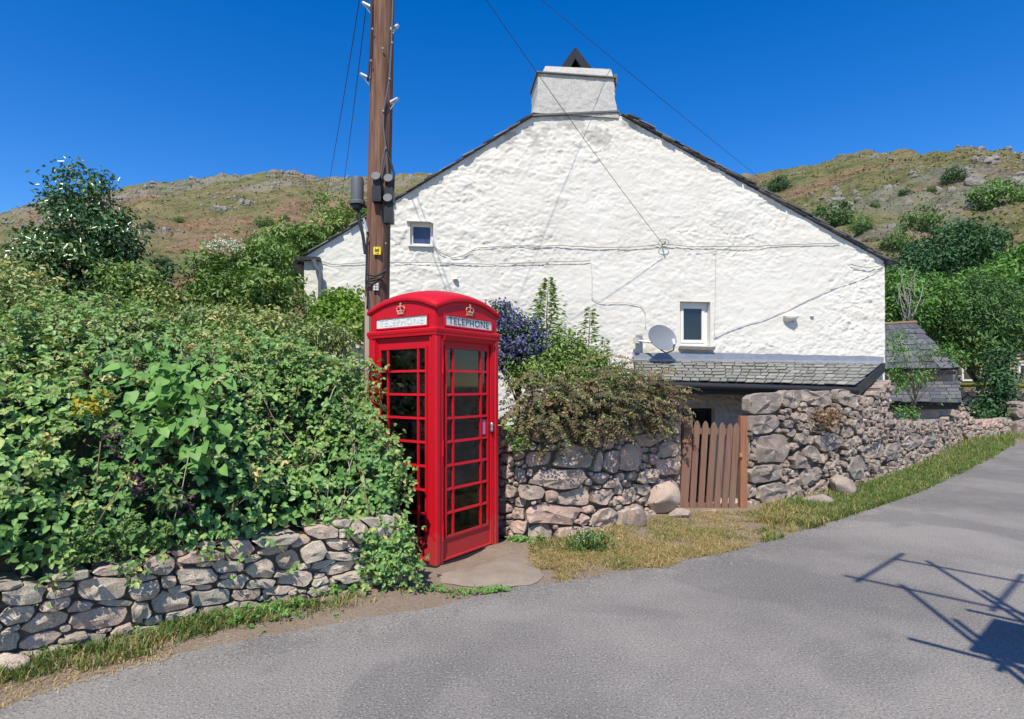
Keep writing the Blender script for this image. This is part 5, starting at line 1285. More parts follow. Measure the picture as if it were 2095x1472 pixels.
# soft dark inside: twigs and old leaves so that no earth shows through
def hedge_leaves(nm, n_, off_lo, off_hi, L0, L1, mat, smin=-0.3, smax=None, vmin=0.0, vmax=1.0, k=3, mask=None, tone=None):
    s_ = rng.uniform(smin, HL if smax is None else smax, n_); v_ = rng.uniform(vmin, vmax, n_)
    if mask is not None:
        kp = mask(s_, v_); s_, v_ = s_[kp], v_[kp]
    off = off_lo + (off_hi - off_lo) * rng.random(len(s_)) ** 0.6
    p, nr = hedge_pt(s_, v_, off)
    N_ = unit(nr * 0.55 + np.array([-0.05, -0.30, 0.62]) + 0.48 * rng.normal(size=p.shape))
    L_ = rng.uniform(L0, L1, len(s_))
    P_, A_, NN, LL = trifoliate(p, N_, L_, 1.0, k)
    tn = np.tile(np.clip(0.5 * rng.random(len(s_)) + 0.45 * (0.5 + fbm(s_ * 1.3, v_ * 4, 0, 3, 61)) + (tone or 0), 0, 1), k)
    o = leaves(nm, mat, hedge, P_, A_, NN, LL, 0.66, 0.18, 0.22, tn, 0.38)
    if nm != 'foliage': o['kind'] = 'stuff'
low = lambda s_, v_: v_ < 0.42 + 0.14 * fbm(s_ * 1.1, v_ * 2, 0, 2, 70)
high = lambda s_, v_: v_ > 0.36 + 0.14 * fbm(s_ * 1.1, v_ * 2, 0, 2, 70)
def s_of(px):
    ss = np.linspace(0, HL, 300); p = HF(ss, 0.0, 0.0); pp = CX + p[:, 0] / p[:, 1] * F; return float(np.interp(-px, -pp, ss))
hedge_leaves('foliage', 8200, -0.10, 0.05, 0.040, 0.072, 'bramble_leaf', smin=0.1, mask=low)
hedge_leaves('foliage', 15000, -0.10, 0.04, 0.028, 0.052, 'bramble_pale', smin=-0.1, mask=high)
hedge_leaves('foliage', 4200, -0.02, 0.10, 0.034, 0.060, 'bramble_leaf', smin=-0.1, mask=high)
hedge_leaves('foliage', 1500, 0.0, 0.16, 0.025, 0.05, 'shrub_leaf', smin=-0.1, vmin=0.15, k=5)
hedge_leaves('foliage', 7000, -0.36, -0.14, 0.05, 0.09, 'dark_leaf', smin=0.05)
hedge_leaves('foliage', 1500, -0.02, 0.07, 0.014, 0.026, 'shrub_leaf', smin=s_of(350), smax=s_of(130), vmin=0.0, vmax=0.09, k=3, mask=lambda s_, v_: (v_ < 0.045 + 0.06 * fbm(s_ * 5, v_ * 9, 0, 3, 7)) & (rng.random(len(s_)) < 0.9 + fbm(s_ * 6, v_ * 40, 0, 2, 8)))
hedge_leaves('foliage', 46, 0.0, 0.08, 0.03, 0.05, 'yellow_leaf', smin=s_of(230), smax=s_of(170), vmin=0.20, vmax=0.25, k=3)
for (a, b, v0, v1) in ((260, 225, 0.14, 0.19), (395, 360, 0.05, 0.08), (300, 275, 0.08, 0.11)): hedge_leaves('dead_flowers', 45, -0.02, 0.06, 0.014, 0.022, 'purple_flower', smin=s_of(a), smax=s_of(b), vmin=v0, vmax=v1, k=3)
SP_, SN_, ST_, SC_ = [], [], [], []
for k in range(330):                                 # loose shoots standing out of the hedge
    s0 = np.array([rng.uniform(0.15, HL)]); v0 = np.array([rng.uniform(0.06, 0.98)]); p, nr_ = hedge_pt(s0, v0, np.array([-0.05])); p, nr_ = p[0], nr_[0]
    ln = rng.uniform(0.10, 0.36); a_ = unit(nr_ * 0.8 + np.array([0, 0, 0.7]) + 0.5 * rng.normal(size=3)); t_ = np.linspace(0, 1, 7)[:, None]
    c_ = p + a_ * ln * t_ + np.array([0, 0, -0.55 * ln]) * t_ ** 2; SC_.append(c_); m_ = int(6 + ln * 32); i = rng.random(m_)
    q = np.stack([np.interp(i, t_[:, 0], c_[:, j]) for j in range(3)], -1) + 0.016 * rng.normal(size=(m_, 3)); SP_.append(q); SN_.append(unit(nr_ * 0.4 + np.array([0, -0.25, 0.7]) + 0.5 * rng.normal(size=(m_, 3)))); ST_.append(np.clip(rng.uniform(0.3, 0.95) + 0.12 * rng.normal(size=m_), 0, 1))
p = np.concatenate(SP_); P_, A_, NN, LL = trifoliate(p, np.concatenate(SN_), rng.uniform(0.026, 0.056, len(p)), 1.0, 3); leaves('shoots', 'bramble_pale', hedge, P_, A_, NN, LL, 0.62, 0.18, 0.22, np.tile(np.concatenate(ST_), 3)); stems('shoot_canes', 'cane', hedge, SC_, 0.003, 0.0015)
cv = []
for k in range(120):
    s0, v0 = rng.uniform(0, HL), rng.uniform(0.05, 0.95); ln = rng.uniform(0.3, 0.8); t_ = np.linspace(0, 1, 9)
    p, _ = hedge_pt(np.maximum(0.3, s0 + t_ * rng.normal(0, 0.35)), np.clip(v0 - t_ * ln * 0.25, 0, 1), -0.05 + 0.10 * np.sin(t_ * 3.0)); cv.append(p)
stems('canes', 'cane', hedge, cv[:90], 0.0045, 0.002); stems('dry_canes', 'dry_cane', hedge, cv[90:], 0.004, 0.002)
# runners hanging in front of the wall and against the telephone box
def runner_plant(name, label, specs, mat, L0, L1, per=26, k=3, cat='bramble', cane='cane'):
    root = thing(name, label, cat, specs[0][0]); C, PP, NN = [], [], []
    for a, b, sag in specs:
        a, b = np.asarray(a, float), np.asarray(b, float); t_ = np.linspace(0, 1, 10)[:, None]
        p = a * (1 - t_) + b * t_; p[:, 2] += (4 * sag * t_ * (1 - t_))[:, 0]; p += 0.02 * rng.normal(size=p.shape) * t_; C.append(p)
        i = rng.random(per); q = np.stack([np.interp(i, t_[:, 0], p[:, j]) for j in range(3)], -1); PP.append(q + 0.045 * rng.normal(size=q.shape)); NN.append(unit(np.array([0.0, -0.75, 0.6]) + 0.5 * rng.normal(size=q.shape)))
    stems('canes', cane, root, C, 0.004, 0.0018); p = np.concatenate(PP); n_ = np.concatenate(NN)
    P_, A_, N2, LL = trifoliate(p, n_, rng.uniform(L0, L1, len(p)), 1.0, k); leaves('foliage', mat, root, P_, A_, N2, LL, 0.66, 0.16, 0.2)
    return root
sp = []
for k in range(26):
    x0, y0 = random.uniform(700, 785), random.uniform(900, 1020); d0 = 4.80; x1, y1 = min(850, x0 + random.uniform(20, 80)), min(1060, y0 + random.uniform(10, 70))
    sp.append((P(x0, y0, d0), P(x1, y1, 4.62), random.uniform(0.02, 0.14)))
for k in range(9):
    x0, y0 = random.uniform(762, 785), random.uniform(740, 900); sp.append((P(x0 - 35, y0, 5.35), P(x0 + random.uniform(-5, 25), y0 + random.uniform(10, 80), 5.15), 0.05))
runner_plant('bramble', 'bramble runners reaching across the lower left side of the telephone box', sp, 'bramble_leaf', 0.034, 0.058, 18)
sp = []
for k in range(30):
    x0, y0 = random.uniform(735, 835), random.uniform(1050, 1120); sp.append((P(x0, y0, 4.36), P(x0 + random.uniform(-20, 40), random.uniform(1150, 1205), 4.22), 0.05))
runner_plant('bramble', 'bramble clump growing up the wall end at the telephone box foot', sp, 'bramble_leaf', 0.03, 0.055, 22)
sp = []
for k in range(24):
    s0 = random.uniform(0.3, 3.6); a = HF(s0, 0.52, 0.06); b = HF(s0 + random.uniform(-0.15, 0.2), random.uniform(0.28, 0.48), 0.10); sp.append((a, b, 0.04))
runner_plant('bramble', 'short bramble shoots hanging over the top of the low wall', sp, 'bramble_leaf', 0.032, 0.055, 7)

# --- broad-leaved plant in the middle of the hedge: every big leaf its own part
bp = thing('broad_leaved_plant', 'bright green plant with big heart-shaped leaves rising from the bramble hedge', 'plant', P(350, 980, 4.0))
def heart_leaf(L_):
    n_ = 15; V = [(0, 0, 0)]; out = []
    for k in range(n_):
        a = k / (n_ - 1); w = 0.42 * math.sin(math.pi * min(1, a * 1.0) ** 0.62) * (1 - 0.25 * a)
        y = -0.10 * math.sin(math.pi * min(1, a * 3)) + a * 1.0; out.append((w, y))
    V = [(0, y, 0.0 - 0.10 * y * y) for _, y in out] + [(w, y, 0.09 * w / 0.4 - 0.12 * y * y - 0.05 * w) for w, y in out] + [(-w, y, 0.09 * w / 0.4 - 0.12 * y * y - 0.05 * w) for w, y in out]
    V = np.array(V) * L_
    Fc = [(k, n_ + k, n_ + k + 1, k + 1) for k in range(n_ - 1)] + [(k + 1, 2 * n_ + k + 1, 2 * n_ + k, k) for k in range(n_ - 1)]
    return V, Fc
hl = []
for k in range(4):
    V, Fc = heart_leaf(1.0); me = bpy.data.meshes.new('leaf'); me.from_pydata(V.tolist(), [], Fc); me.materials.append(MT['broad_leaf'])
    a = me.attributes.new('rnd', 'FLOAT', 'POINT'); a.data.foreach_set('value', np.full(len(V), 0.2 + 0.2 * k, np.float32)); me.polygons.foreach_set('use_smooth', np.ones(len(me.polygons), bool)); hl.append(me)
from mathutils import Matrix
pts = []
while len(pts) < 210:
    x, y = random.gauss(355, 60), random.gauss(800, 85)
    if 235 < x < 490 and 690 < y < 960 and (y < 900 or x > 270): pts.append((x, y))
hs_, hv_ = rng.uniform(0.3, 4.0, 40000), rng.uniform(0, 1, 40000); hp_, _ = hedge_pt(hs_, hv_, np.zeros(40000)); hpx, hpy = CX + hp_[:, 0] / hp_[:, 1] * F, HY - (hp_[:, 2] - H) / hp_[:, 1] * F
for (x, y) in pts:
    nb_ = np.argsort((hpx - x) ** 2 + (hpy - y) ** 2)[:12]; d = hp_[nb_, 1].min() - random.uniform(0.10, 0.34)
    o = put('leaf', random.choice(hl), None, bp); nrm_ = Vector((random.gauss(0, 0.55), -0.65 + random.gauss(0, 0.4), 0.75 + random.gauss(0, 0.3))).normalized()
    ax = Vector((random.gauss((x - 355) / 160, 0.5), -0.35, -0.75)); ax = (ax - nrm_ * ax.dot(nrm_)).normalized(); sd_ = ax.cross(nrm_)
    M_ = Matrix((sd_, ax, nrm_)).transposed().to_4x4(); L_ = random.uniform(0.045, 0.112) * (1.0 if y > 740 else 0.75); q = P(x, y, d) - OFF[bp.name]
    o.matrix_basis = Matrix.Translation(Vector(q)) @ M_ @ Matrix.Scale(L_, 4)
cv = []
for k in range(26):
    a = P(random.uniform(300, 420), random.uniform(900, 990), 4.2); b = P(random.gauss(355, 60), random.uniform(700, 880), 4.45); t_ = np.linspace(0, 1, 6)[:, None]; cv.append(a * (1 - t_) + b * t_)
stems('stems', 'shrub_leaf' if False else 'cane', bp, cv, 0.006, 0.003)

# --- generic tree or shrub: trunk, limbs and leaf clumps in blobs
def tree(name, label, cat, base, blobs, nclump, per, L0, L1, mat, trunk=0.08, clump=0.3, asp=0.5, k=1, group=None, bark='bark', up=0.5, tonebias=0.0, outer=0.6, flowers=None):
    base = np.asarray(base, float); root = thing(name, label, cat, base, group=group)
    B = [(np.asarray(c_, float), np.asarray(r_, float)) for c_, r_ in blobs]; vol = np.array([np.prod(r_) ** 0.75 for _, r_ in B]); vol /= vol.sum()
    pick = rng.choice(len(B), nclump, p=vol); C = np.array([B[i][0] for i in pick]); RR_ = np.array([B[i][1] for i in pick])
    dr_ = rdir(nclump); rad = outer + (1 - outer) * rng.random((nclump, 1)) ** 0.7; cc = C + dr_ * RR_ * rad
    cl_s = clump * rng.uniform(0.6, 1.35, nclump)
    pos = np.repeat(cc, per, 0) + np.clip(rng.normal(size=(nclump * per, 3)), -1.6, 1.6) * np.repeat(cl_s, per)[:, None] * np.array([0.5, 0.5, 0.36])
    outw = np.repeat(dr_, per, 0); N_ = unit(outw * 0.6 + np.array([0, 0, up]) + 0.6 * rng.normal(size=pos.shape)); L_ = rng.uniform(L0, L1, len(pos))
    tn = np.clip(np.repeat(0.15 + 0.5 * rng.random(nclump), per) + 0.45 * rng.random(len(pos)) - 0.1 + tonebias, 0, 1)
    tn = np.clip(tn + np.repeat(rng.uniform(-0.22, 0.22, len(B))[pick], per), 0, 1)
    if k > 1:
        P_, A_, N2, LL = trifoliate(pos, N_, L_, 1.0, k); tn = np.tile(tn, k)
    else:
        A_ = unit(np.cross(N_, rdir(len(pos))) + np.array([0, 0, -0.3]) + 0.3 * outw); P_, N2, LL = pos, N_, L_
    # trunk and limbs
    top = np.mean([c_ for c_, _ in B], axis=0); tmb = MB(); t_ = np.linspace(0, 1, 8)[:, None]
    tk = base * (1 - t_) + (top * 0.75 + base * 0.25) * t_ + 0.05 * np.linalg.norm(top - base) * np.c_[vnoise(t_[:, 0] * 3, base[0]), vnoise(t_[:, 0] * 3, base[1] + 5), 0 * t_[:, 0]] * t_
    tmb.tube(tk, np.linspace(trunk, trunk * 0.45, 8), 8); tr2 = tmb.build('trunk', MT[bark], root, True)
    lm = MB()
    for i in rng.choice(nclump, min(nclump, 26), replace=False):
        a = tk[rng.integers(3, 8)]; b = cc[i]; mid = (a + b) / 2 + [0, 0, 0.12 * np.linalg.norm(b - a)]; tt = np.linspace(0, 1, 6)[:, None]
        lm.tube((1 - tt) ** 2 * a + 2 * tt * (1 - tt) * mid + tt ** 2 * b, np.linspace(trunk * 0.38, trunk * 0.06, 6), 5, False)
    lm.build('limbs', MT[bark], root, True)
    leaves('crown', mat, root, P_, A_, N2, LL, asp, 0.18, 0.18, tn)
    if flowers:
        fm, n_, fl_ = flowers; i = rng.choice(len(pos), n_); q = pos[i] + outw[i] * 0.03
        leaves('blossom', fm, root, q, rdir(n_), unit(outw[i] + [0, 0, 0.6] + 0.4 * rng.normal(size=q.shape)), fl_, 0.9)
    return root
def blob(px, py, d, rx, rz, ry=None): return (P(px, py, d), np.array([rx / F * d, (ry if ry else rx) / F * d, rz / F * d]))
tree('holly_tree', 'glossy dark holly tree with a ragged top at the far left above the hedge', 'tree', P(180, 800, 7.4),
     [blob(160, 385, 7.4, 48, 55), blob(130, 400, 7.4, 14, 16), blob(165, 345, 7.4, 18, 28), blob(175, 470, 7.4, 88, 70), blob(150, 560, 7.2, 120, 70), blob(225, 520, 7.4, 60, 80), blob(90, 520, 7.2, 50, 60)], 330, 34, 0.045, 0.08, 'holly_leaf', 0.10, 0.19, 0.52, up=0.45, outer=0.55)
tree('variegated_bush', 'pale flecked bush beside the holly tree behind the hedge', 'bush', P(285, 800, 7.0), [blob(275, 575, 7.0, 36, 28), blob(240, 580, 7.0, 40, 40), blob(310, 612, 6.9, 36, 20)], 100, 30, 0.04, 0.07, 'shrub_leaf', 0.05, 0.2, 0.5)
tree('dark_bush', 'dark shaded bush between the holly and the elder', 'bush', P(330, 800, 8.2), [blob(330, 610, 8.2, 30, 26), blob(330, 560, 8.2, 8, 14)], 50, 30, 0.05, 0.08, 'dark_leaf', 0.05, 0.2)
tree('elder_tree', 'leafy elder tree with a cream flower head behind the hedge', 'tree', P(480, 800, 8.6),
     [blob(455, 555, 8.6, 46, 36), blob(510, 595, 8.4, 62, 45), blob(420, 610, 8.4, 40, 30), blob(545, 540, 8.8, 42, 40), blob(565, 610, 8.6, 42, 40)], 200, 16, 0.06, 0.11, 'elder_leaf', 0.07, 0.3, 0.42, k=3)
tree('cherry_tree', 'tall loose tree with drooping leaves rising behind the left roof slope', 'tree', P(640, 760, 13.5),
     [blob(570, 535, 13.5, 46, 44), blob(630, 515, 13.5, 50, 44), blob(690, 465, 13.8, 40, 32), blob(655, 400, 13.8, 9, 18), blob(600, 490, 13.5, 30, 26), blob(525, 505, 13.2, 18, 26), blob(735, 435, 13.8, 26, 22)], 190, 16, 0.11, 0.19, 'elder_leaf', 0.12, 0.42, 0.36, k=3, outer=0.45)
fl = thing('elder_flower', 'cream elder flower head at the top of the elder tree', 'flower', P(455, 505, 8.3)); n_ = 420
q = np.array([P(458, 502, 8.25)]) + rng.normal(size=(n_, 3)) * np.array([0.13, 0.08, 0.05]); PT1 = leaves('petals', 'white_flower', fl, q, rdir(n_), unit(np.array([0, -0.5, 0.8]) + 0.3 * rng.normal(size=(n_, 3))), 0.03, 0.9)
tree('climbing_vine', 'lime green leafy climber at the house corner behind the hedge', 'climber', P(690, 860, 8.9), [blob(690, 640, 8.9, 52, 40), blob(720, 665, 8.7, 32, 50), blob(660, 660, 8.9, 34, 42), blob(700, 605, 8.9, 28, 14)], 150, 26, 0.05, 0.085, 'lime_leaf', 0.03, 0.2, 0.7, up=0.4)
tree('hedge_shrub', 'yellow green shrub rising behind the bramble hedge at the left picture edge', 'shrub', P(20, 900, 6.0), [blob(15, 585, 5.8, 70, 45), blob(-90, 560, 5.8, 70, 70), blob(100, 630, 5.6, 60, 30)], 170, 30, 0.04, 0.07, 'bramble_pale', 0.05, 0.22)
tree('hedge_shrub', 'olive green shrub behind the hedge in front of the elder tree', 'shrub', P(450, 900, 6.8), [blob(400, 662, 6.6, 60, 22), blob(520, 665, 6.6, 70, 24), blob(640, 690, 6.6, 70, 22)], 190, 26, 0.04, 0.07, 'bramble_pale', 0.05, 0.22)
# --- shrubs behind the middle wall
tree('ceanothus', 'blue flowering ceanothus squeezed between the telephone box and the gable', 'shrub', P(1060, 900, 6.7), [blob(1062, 695, 6.7, 38, 32), blob(1030, 650, 6.7, 20, 28), blob(1085, 685, 6.7, 20, 18), blob(1025, 730, 6.6, 22, 24)], 110, 26, 0.03, 0.05, 'ash_leaf', 0.03, 0.16, 0.5, flowers=('blue_flower', 6000, 0.028))
def spire(name, label, px, y0, y1, d, w, n_, mat, L0, L1):
    root = thing(name, label, 'shrub', P(px, y1 + 60, d)); t_ = rng.random(n_) ** 0.8; yy = y0 + (y1 - y0) * t_
    nb = 14; bi = np.floor(t_ * nb) / nb; off = rng.normal(0, 1, n_) * w * (0.10 + 0.9 * t_) * (0.75 + 0.5 * ((t_ * nb) % 1)); pos = np.array([P(px + o_ - 6 * t1, y_ + abs(o_) * 0.10, d) for o_, y_, t1 in zip(off, yy, t_)]); pos[:, 1] += rng.normal(0, 1, n_) * 0.10 * t_
    leaves('crown', mat, root, pos, unit(np.c_[np.sign(off), rng.normal(0, 0.5, n_), np.full(n_, 0.1)]), unit(np.array([0, -0.5, 0.8]) + 0.5 * rng.normal(size=(n_, 3))), rng.uniform(L0, L1, n_), 0.42)
    stems('stem', 'cane', root, [np.array([P(px - 6, y1 + 60, d), P(px - 3, (y0 + y1) / 2, d), P(px, y0 + 4, d)])], 0.012, 0.003)
spire('fern_spire', 'pale feathery spire plant standing tall against the white gable', 1122, 568, 700, 6.9, 26, 900, 'shrub_leaf', 0.035, 0.07)
spire('leafy_shoot', 'slender leafy shoot against the gable, right of the feathery spire', 1208, 630, 745, 6.9, 20, 420, 'shrub_leaf', 0.035, 0.06)
spire('leafy_shoot', 'short thin leafy sprig nearest the porch against the gable', 1238, 690, 760, 6.9, 16, 180, 'shrub_leaf', 0.03, 0.05)
tree('green_shrub', 'fresh green shrub behind the wall below the feathery spire', 'shrub', P(1160, 950, 6.9), [blob(1150, 715, 6.9, 40, 36), blob(1190, 745, 6.9, 50, 28), blob(1250, 775, 6.8, 40, 22), blob(1120, 745, 6.8, 40, 30), blob(1085, 762, 6.5, 48, 26), blob(1180, 775, 6.6, 60, 20)], 300, 28, 0.03, 0.06, 'shrub_leaf', 0.03, 0.17)
# --- creeping shrub tumbling over the middle wall
cot = thing('cotoneaster', 'brown herringbone shrub tumbling over the top of the wall beside the telephone box', 'shrub', MF(1.6, 1.2, -0.2))
PP, AA, NN, TT, C = [], [], [], [], []
for k in range(460):
    s0 = random.uniform(0.85, 3.15); hgt_ = float(np.interp(s0, [0.8, 1.3, 2.1, 2.9, 3.5], [0.34, 0.40, 0.26, 0.20, 0.10])) * (0.7 + 0.9 * random.random() ** 2) * (1 + 0.9 * float(vnoise(s0 * 5, 1.5))); a = MF(s0, float(mid_top(s0)) + random.uniform(-0.06, 1.0) * hgt_, random.uniform(-0.55, 0.02)); dr = random.uniform(-0.35, 0.6); frn = random.uniform(0.12, 0.50)
    s1 = s0 + dr; fdir = MF(s0, 0, 1.0) - MF(s0, 0, 0.0); b = MF(np.clip(s1, 0.4, ML + 0.05), 0, 0.0) + fdir * random.uniform(0.05, 0.30); b[2] = a[2] - random.uniform(-0.16, 0.38); mid = (a + b) / 2 + fdir * 0.06 + [0, 0, random.uniform(0.05, 0.16)]
    t_ = np.linspace(0, 1, 9)[:, None]; c_ = (1 - t_) ** 2 * a + 2 * t_ * (1 - t_) * mid + t_ ** 2 * b; C.append(c_)
    m_ = 38; i = np.linspace(0.05, 1, m_); q = np.stack([np.interp(i, t_[:, 0], c_[:, j]) for j in range(3)], -1); tg = unit(np.gradient(q, axis=0)); sdv = unit(np.cross(tg, np.array([0, -0.6, 0.8]) + 0.3 * rng.normal(size=3))); sg_ = np.where(np.arange(m_) % 2, 1, -1)[:, None]
    PP.append(q); AA.append(sdv * sg_ + tg * 0.6 + 0.15 * rng.normal(size=q.shape)); NN.append(unit(np.cross(tg, sdv) * 1.0 + 0.3 * rng.normal(size=q.shape))); TT.append(np.clip(random.random() * 0.7 + 0.3 * rng.random(m_), 0, 1))
NN = [np.where(n_[:, 2:] < 0, -n_, n_) for n_ in NN]
leaves('foliage', 'cotoneaster_leaf', cot, np.concatenate(PP), np.concatenate(AA), np.concatenate(NN), rng.uniform(0.024, 0.046, 460 * 38), 0.5, 0.1, 0.1, np.concatenate(TT)); stems('twigs', 'cane', cot, C, 0.004, 0.0015)
ii = rng.choice(460 * 38, 2600); leaves('foliage', 'shrub_leaf', cot, np.concatenate(PP)[ii] + [0, 0, 0.015], np.concatenate(AA)[ii], np.concatenate(NN)[ii], rng.uniform(0.025, 0.045, 2600), 0.5)
# --- right side
tree('ash_tree', 'wide grey green tree beyond the outbuilding roof', 'tree', P(2020, 860, 23.5), [blob(1960, 640, 23, 80, 70), blob(2050, 650, 23, 80, 60), blob(1900, 650, 23.5, 70, 60), blob(2010, 600, 24, 60, 34), blob(2110, 690, 22.5, 60, 70), blob(1985, 715, 22.5, 60, 40), blob(1855, 625, 24, 45, 60)], 620, 30, 0.12, 0.22, 'ash_leaf', 0.16, 0.62, 0.34, up=0.4, outer=0.5)
tree('hazel_bush', 'fresh green bush with pale bare twigs beside the house corner', 'bush', P(1850, 780, 21), [blob(1850, 640, 21, 45, 40), blob(1835, 590, 21, 30, 40), blob(1900, 600, 22, 40, 30)], 130, 26, 0.13, 0.22, 'bright_leaf', 0.08, 0.5, 0.4)
tw = thing('dead_shrub', 'bare pale branched shrub poking up above the bushes right of the house', 'shrub', P(1858, 660, 20.3)); C = []
for k in range(22):
    a = P(1858 + random.uniform(-8, 8), 660, 20.3); b = P(1858 + random.gauss(0, 24), random.uniform(545, 610), 20.2); C.append(np.array([a, (a + b) / 2 + rng.normal(0, 0.12, 3), b]))
stems('branches', 'pale_bark', tw, C, 0.02, 0.006)
hq = hill_hit(1940, 560); dh_ = hq[1] - 1.5; kh = dh_ / 58
tree('hawthorn_tree', 'dense dark green tree on the lower hillside right of the roof', 'tree', hq, [blob(1950, 510, dh_, 80, 38), blob(1890, 538, dh_ - 1, 60, 30), blob(2005, 500, dh_, 42, 28), blob(1970, 482, dh_, 40, 18), blob(1850, 560, dh_ - 2, 36, 22)], 380, 26, 0.26 * kh, 0.48 * kh, 'dark_leaf', 0.3 * kh, 1.3 * kh, 0.45)
sq = hill_hit(2080, 600); ds_ = min(36.0, sq[1] - 1.0)
tree('sycamore_tree', 'bright yellow green tree at the right picture edge', 'tree', [sq[0] * ds_ / sq[1], ds_ + 0.5, hill_z(sq[0] * ds_ / sq[1], ds_ + 0.5)], [blob(2070, 560, ds_, 58, 32), blob(2120, 535, ds_, 56, 40), blob(2010, 578, ds_ - 1, 46, 20), blob(2150, 600, ds_, 60, 60)], 300, 24, 0.2, 0.36, 'bright_leaf', 0.2, 0.8, 0.5)
tree('sapling', 'young sparse sapling growing in front of the slate roofs by the road wall', 'sapling', P(1868, 868, 12.6), [blob(1835, 700, 12.6, 26, 24), blob(1925, 725, 12.6, 42, 26), blob(1830, 770, 12.6, 22, 40), blob(1880, 775, 12.6, 46, 14), blob(1845, 850, 12.4, 28, 20), blob(1925, 822, 12.4, 14, 6)], 95, 16, 0.05, 0.09, 'bright_leaf', 0.025, 0.26, 0.45, outer=0.3)
tree('dark_conifer', 'dark upright conifer in front of the far cottage', 'conifer', P(2035, 880, 19.6), [blob(2038, 800, 19.6, 22, 60), blob(2020, 845, 19.5, 34, 26), blob(2050, 750, 20, 20, 40)], 120, 24, 0.10, 0.18, 'dark_leaf', 0.08, 0.35)
mossm = MB(); mossm.add(*rock_lump(P(2000, 788, 21.4), np.array([1.3, 0.25, 0.12]), 20, 5)); mossm.add(*rock_lump(P(2110, 790, 22.0), np.array([1.3, 0.25, 0.12]), 20, 6)); o = mossm.build('moss_cap', MT['moss'], None, True); tagit(o, 'yellow green moss lying along the top of the distant garden wall', 'moss', None, 'stuff')
HB_ = [(1950, 362, 20, 'round dark thorn bush high on the right fellside'), (2022, 405, 38, 'broad green bush on the right fellside below the crags'), (2090, 398, 22, 'green bush at the right picture edge on the fellside'), (1590, 380, 20, 'dull bush on the fellside just above the right roof slope'), (1700, 445, 36, 'grey green bush beside the roof slope on the fellside'), (1880, 458, 34, 'spreading olive bush in the bracken right of the roof'), (1760, 470, 22, 'small olive bush close above the right eave'), (1788, 422, 9, 'tiny dark bush in the bracken, middle of the right fell'), (1848, 402, 10, 'tiny bush below the scree on the right fell'), (1905, 388, 8, 'tiny bush under the upper crags of the right fell'), (1828, 500, 26, 'brownish bush low in the bracken by the house'),
       (540, 455, 17, 'round green bush on the left fellside above the elder'), (582, 450, 9, 'small dark bush beside the rounder one on the left fell'), (365, 452, 9, 'lone tiny bush in the bracken of the left fell'), (328, 538, 14, 'dark bush at the foot of the left fell beside the holly'), (60, 505, 12, 'small dark bush at the far left foot of the fell'), (300, 463, 10, 'low bush in the left bracken near the holly top')]
for (px, py, r_, lb) in HB_:
    q = hill_hit(px, py + r_ * 0.6); d = q[1]; s_ = r_ / F * d
    tree('hill_bush', lb, 'bush', q, [(q + [0, 0, s_ * 0.7], np.array([s_, s_, s_ * 0.75])), (q + [s_ * 0.5, 0, s_ * 0.4], np.array([s_ * 0.7, s_ * 0.7, s_ * 0.5])), (q + [-s_ * 0.5, 0, s_ * 0.4], np.array([s_ * 0.7, s_ * 0.7, s_ * 0.5]))], 70, 26, s_ * 0.09, s_ * 0.17, random.choice(['dark_leaf', 'ash_leaf', 'ash_leaf']), s_ * 0.06, s_ * 0.34, 0.6, group='bushes on the fellside')

# bracken and rough grass clothing the fell
n_ = 42000; ii = rng.integers(0, na - 1, n_); uu_ = rng.random(n_) ** 0.8; kk = np.clip((uu_ * 0.66 * nr).astype(int), 2, nr - 2)
ok = (PX[kk, ii] > -150) & (PX[kk, ii] < 2250); ii, kk = ii[ok], kk[ok]; n_ = len(ii); f1, f2 = rng.random(n_)[:, None], rng.random(n_)[:, None]
HV = np.stack([hx, hy, HZ], -1); q = (HV[kk, ii] * (1 - f1) + HV[kk, ii + 1] * f1) * (1 - f2) + (HV[kk + 1, ii] * (1 - f1) + HV[kk + 1, ii + 1] * f1) * f2
wg = wgreen[kk, ii, 0]; tn = np.where(rng.random(n_) < wg, rng.random(n_) * 0.45, 0.55 + 0.45 * rng.random(n_)); sz = (0.28 + 0.55 * rng.random(n_) ** 2) * (0.5 + 0.5 * RR[kk, ii] / 150)
leaf('fell_growth', [(0.0, (0.13, 0.14, 0.055)), (0.25, (0.195, 0.19, 0.08)), (0.45, (0.27, 0.235, 0.115)), (0.55, (0.20, 0.13, 0.08)), (0.8, (0.29, 0.19, 0.12)), (1.0, (0.35, 0.245, 0.155))], 0.9, 0.05, 0.1)
o = leaves('fell_bracken', 'fell_growth', None, q, unit(rng.normal(size=(n_, 3)) * np.array([1, 1, 0.25]) + [0, 0, 0.35]), unit(np.array([0, -0.5, 0.8]) + 0.4 * rng.normal(size=(n_, 3))), sz, 0.5, tone=tn); tagit(o, 'rough grass and brown bracken clothing the fellside', 'bracken', None, 'stuff')

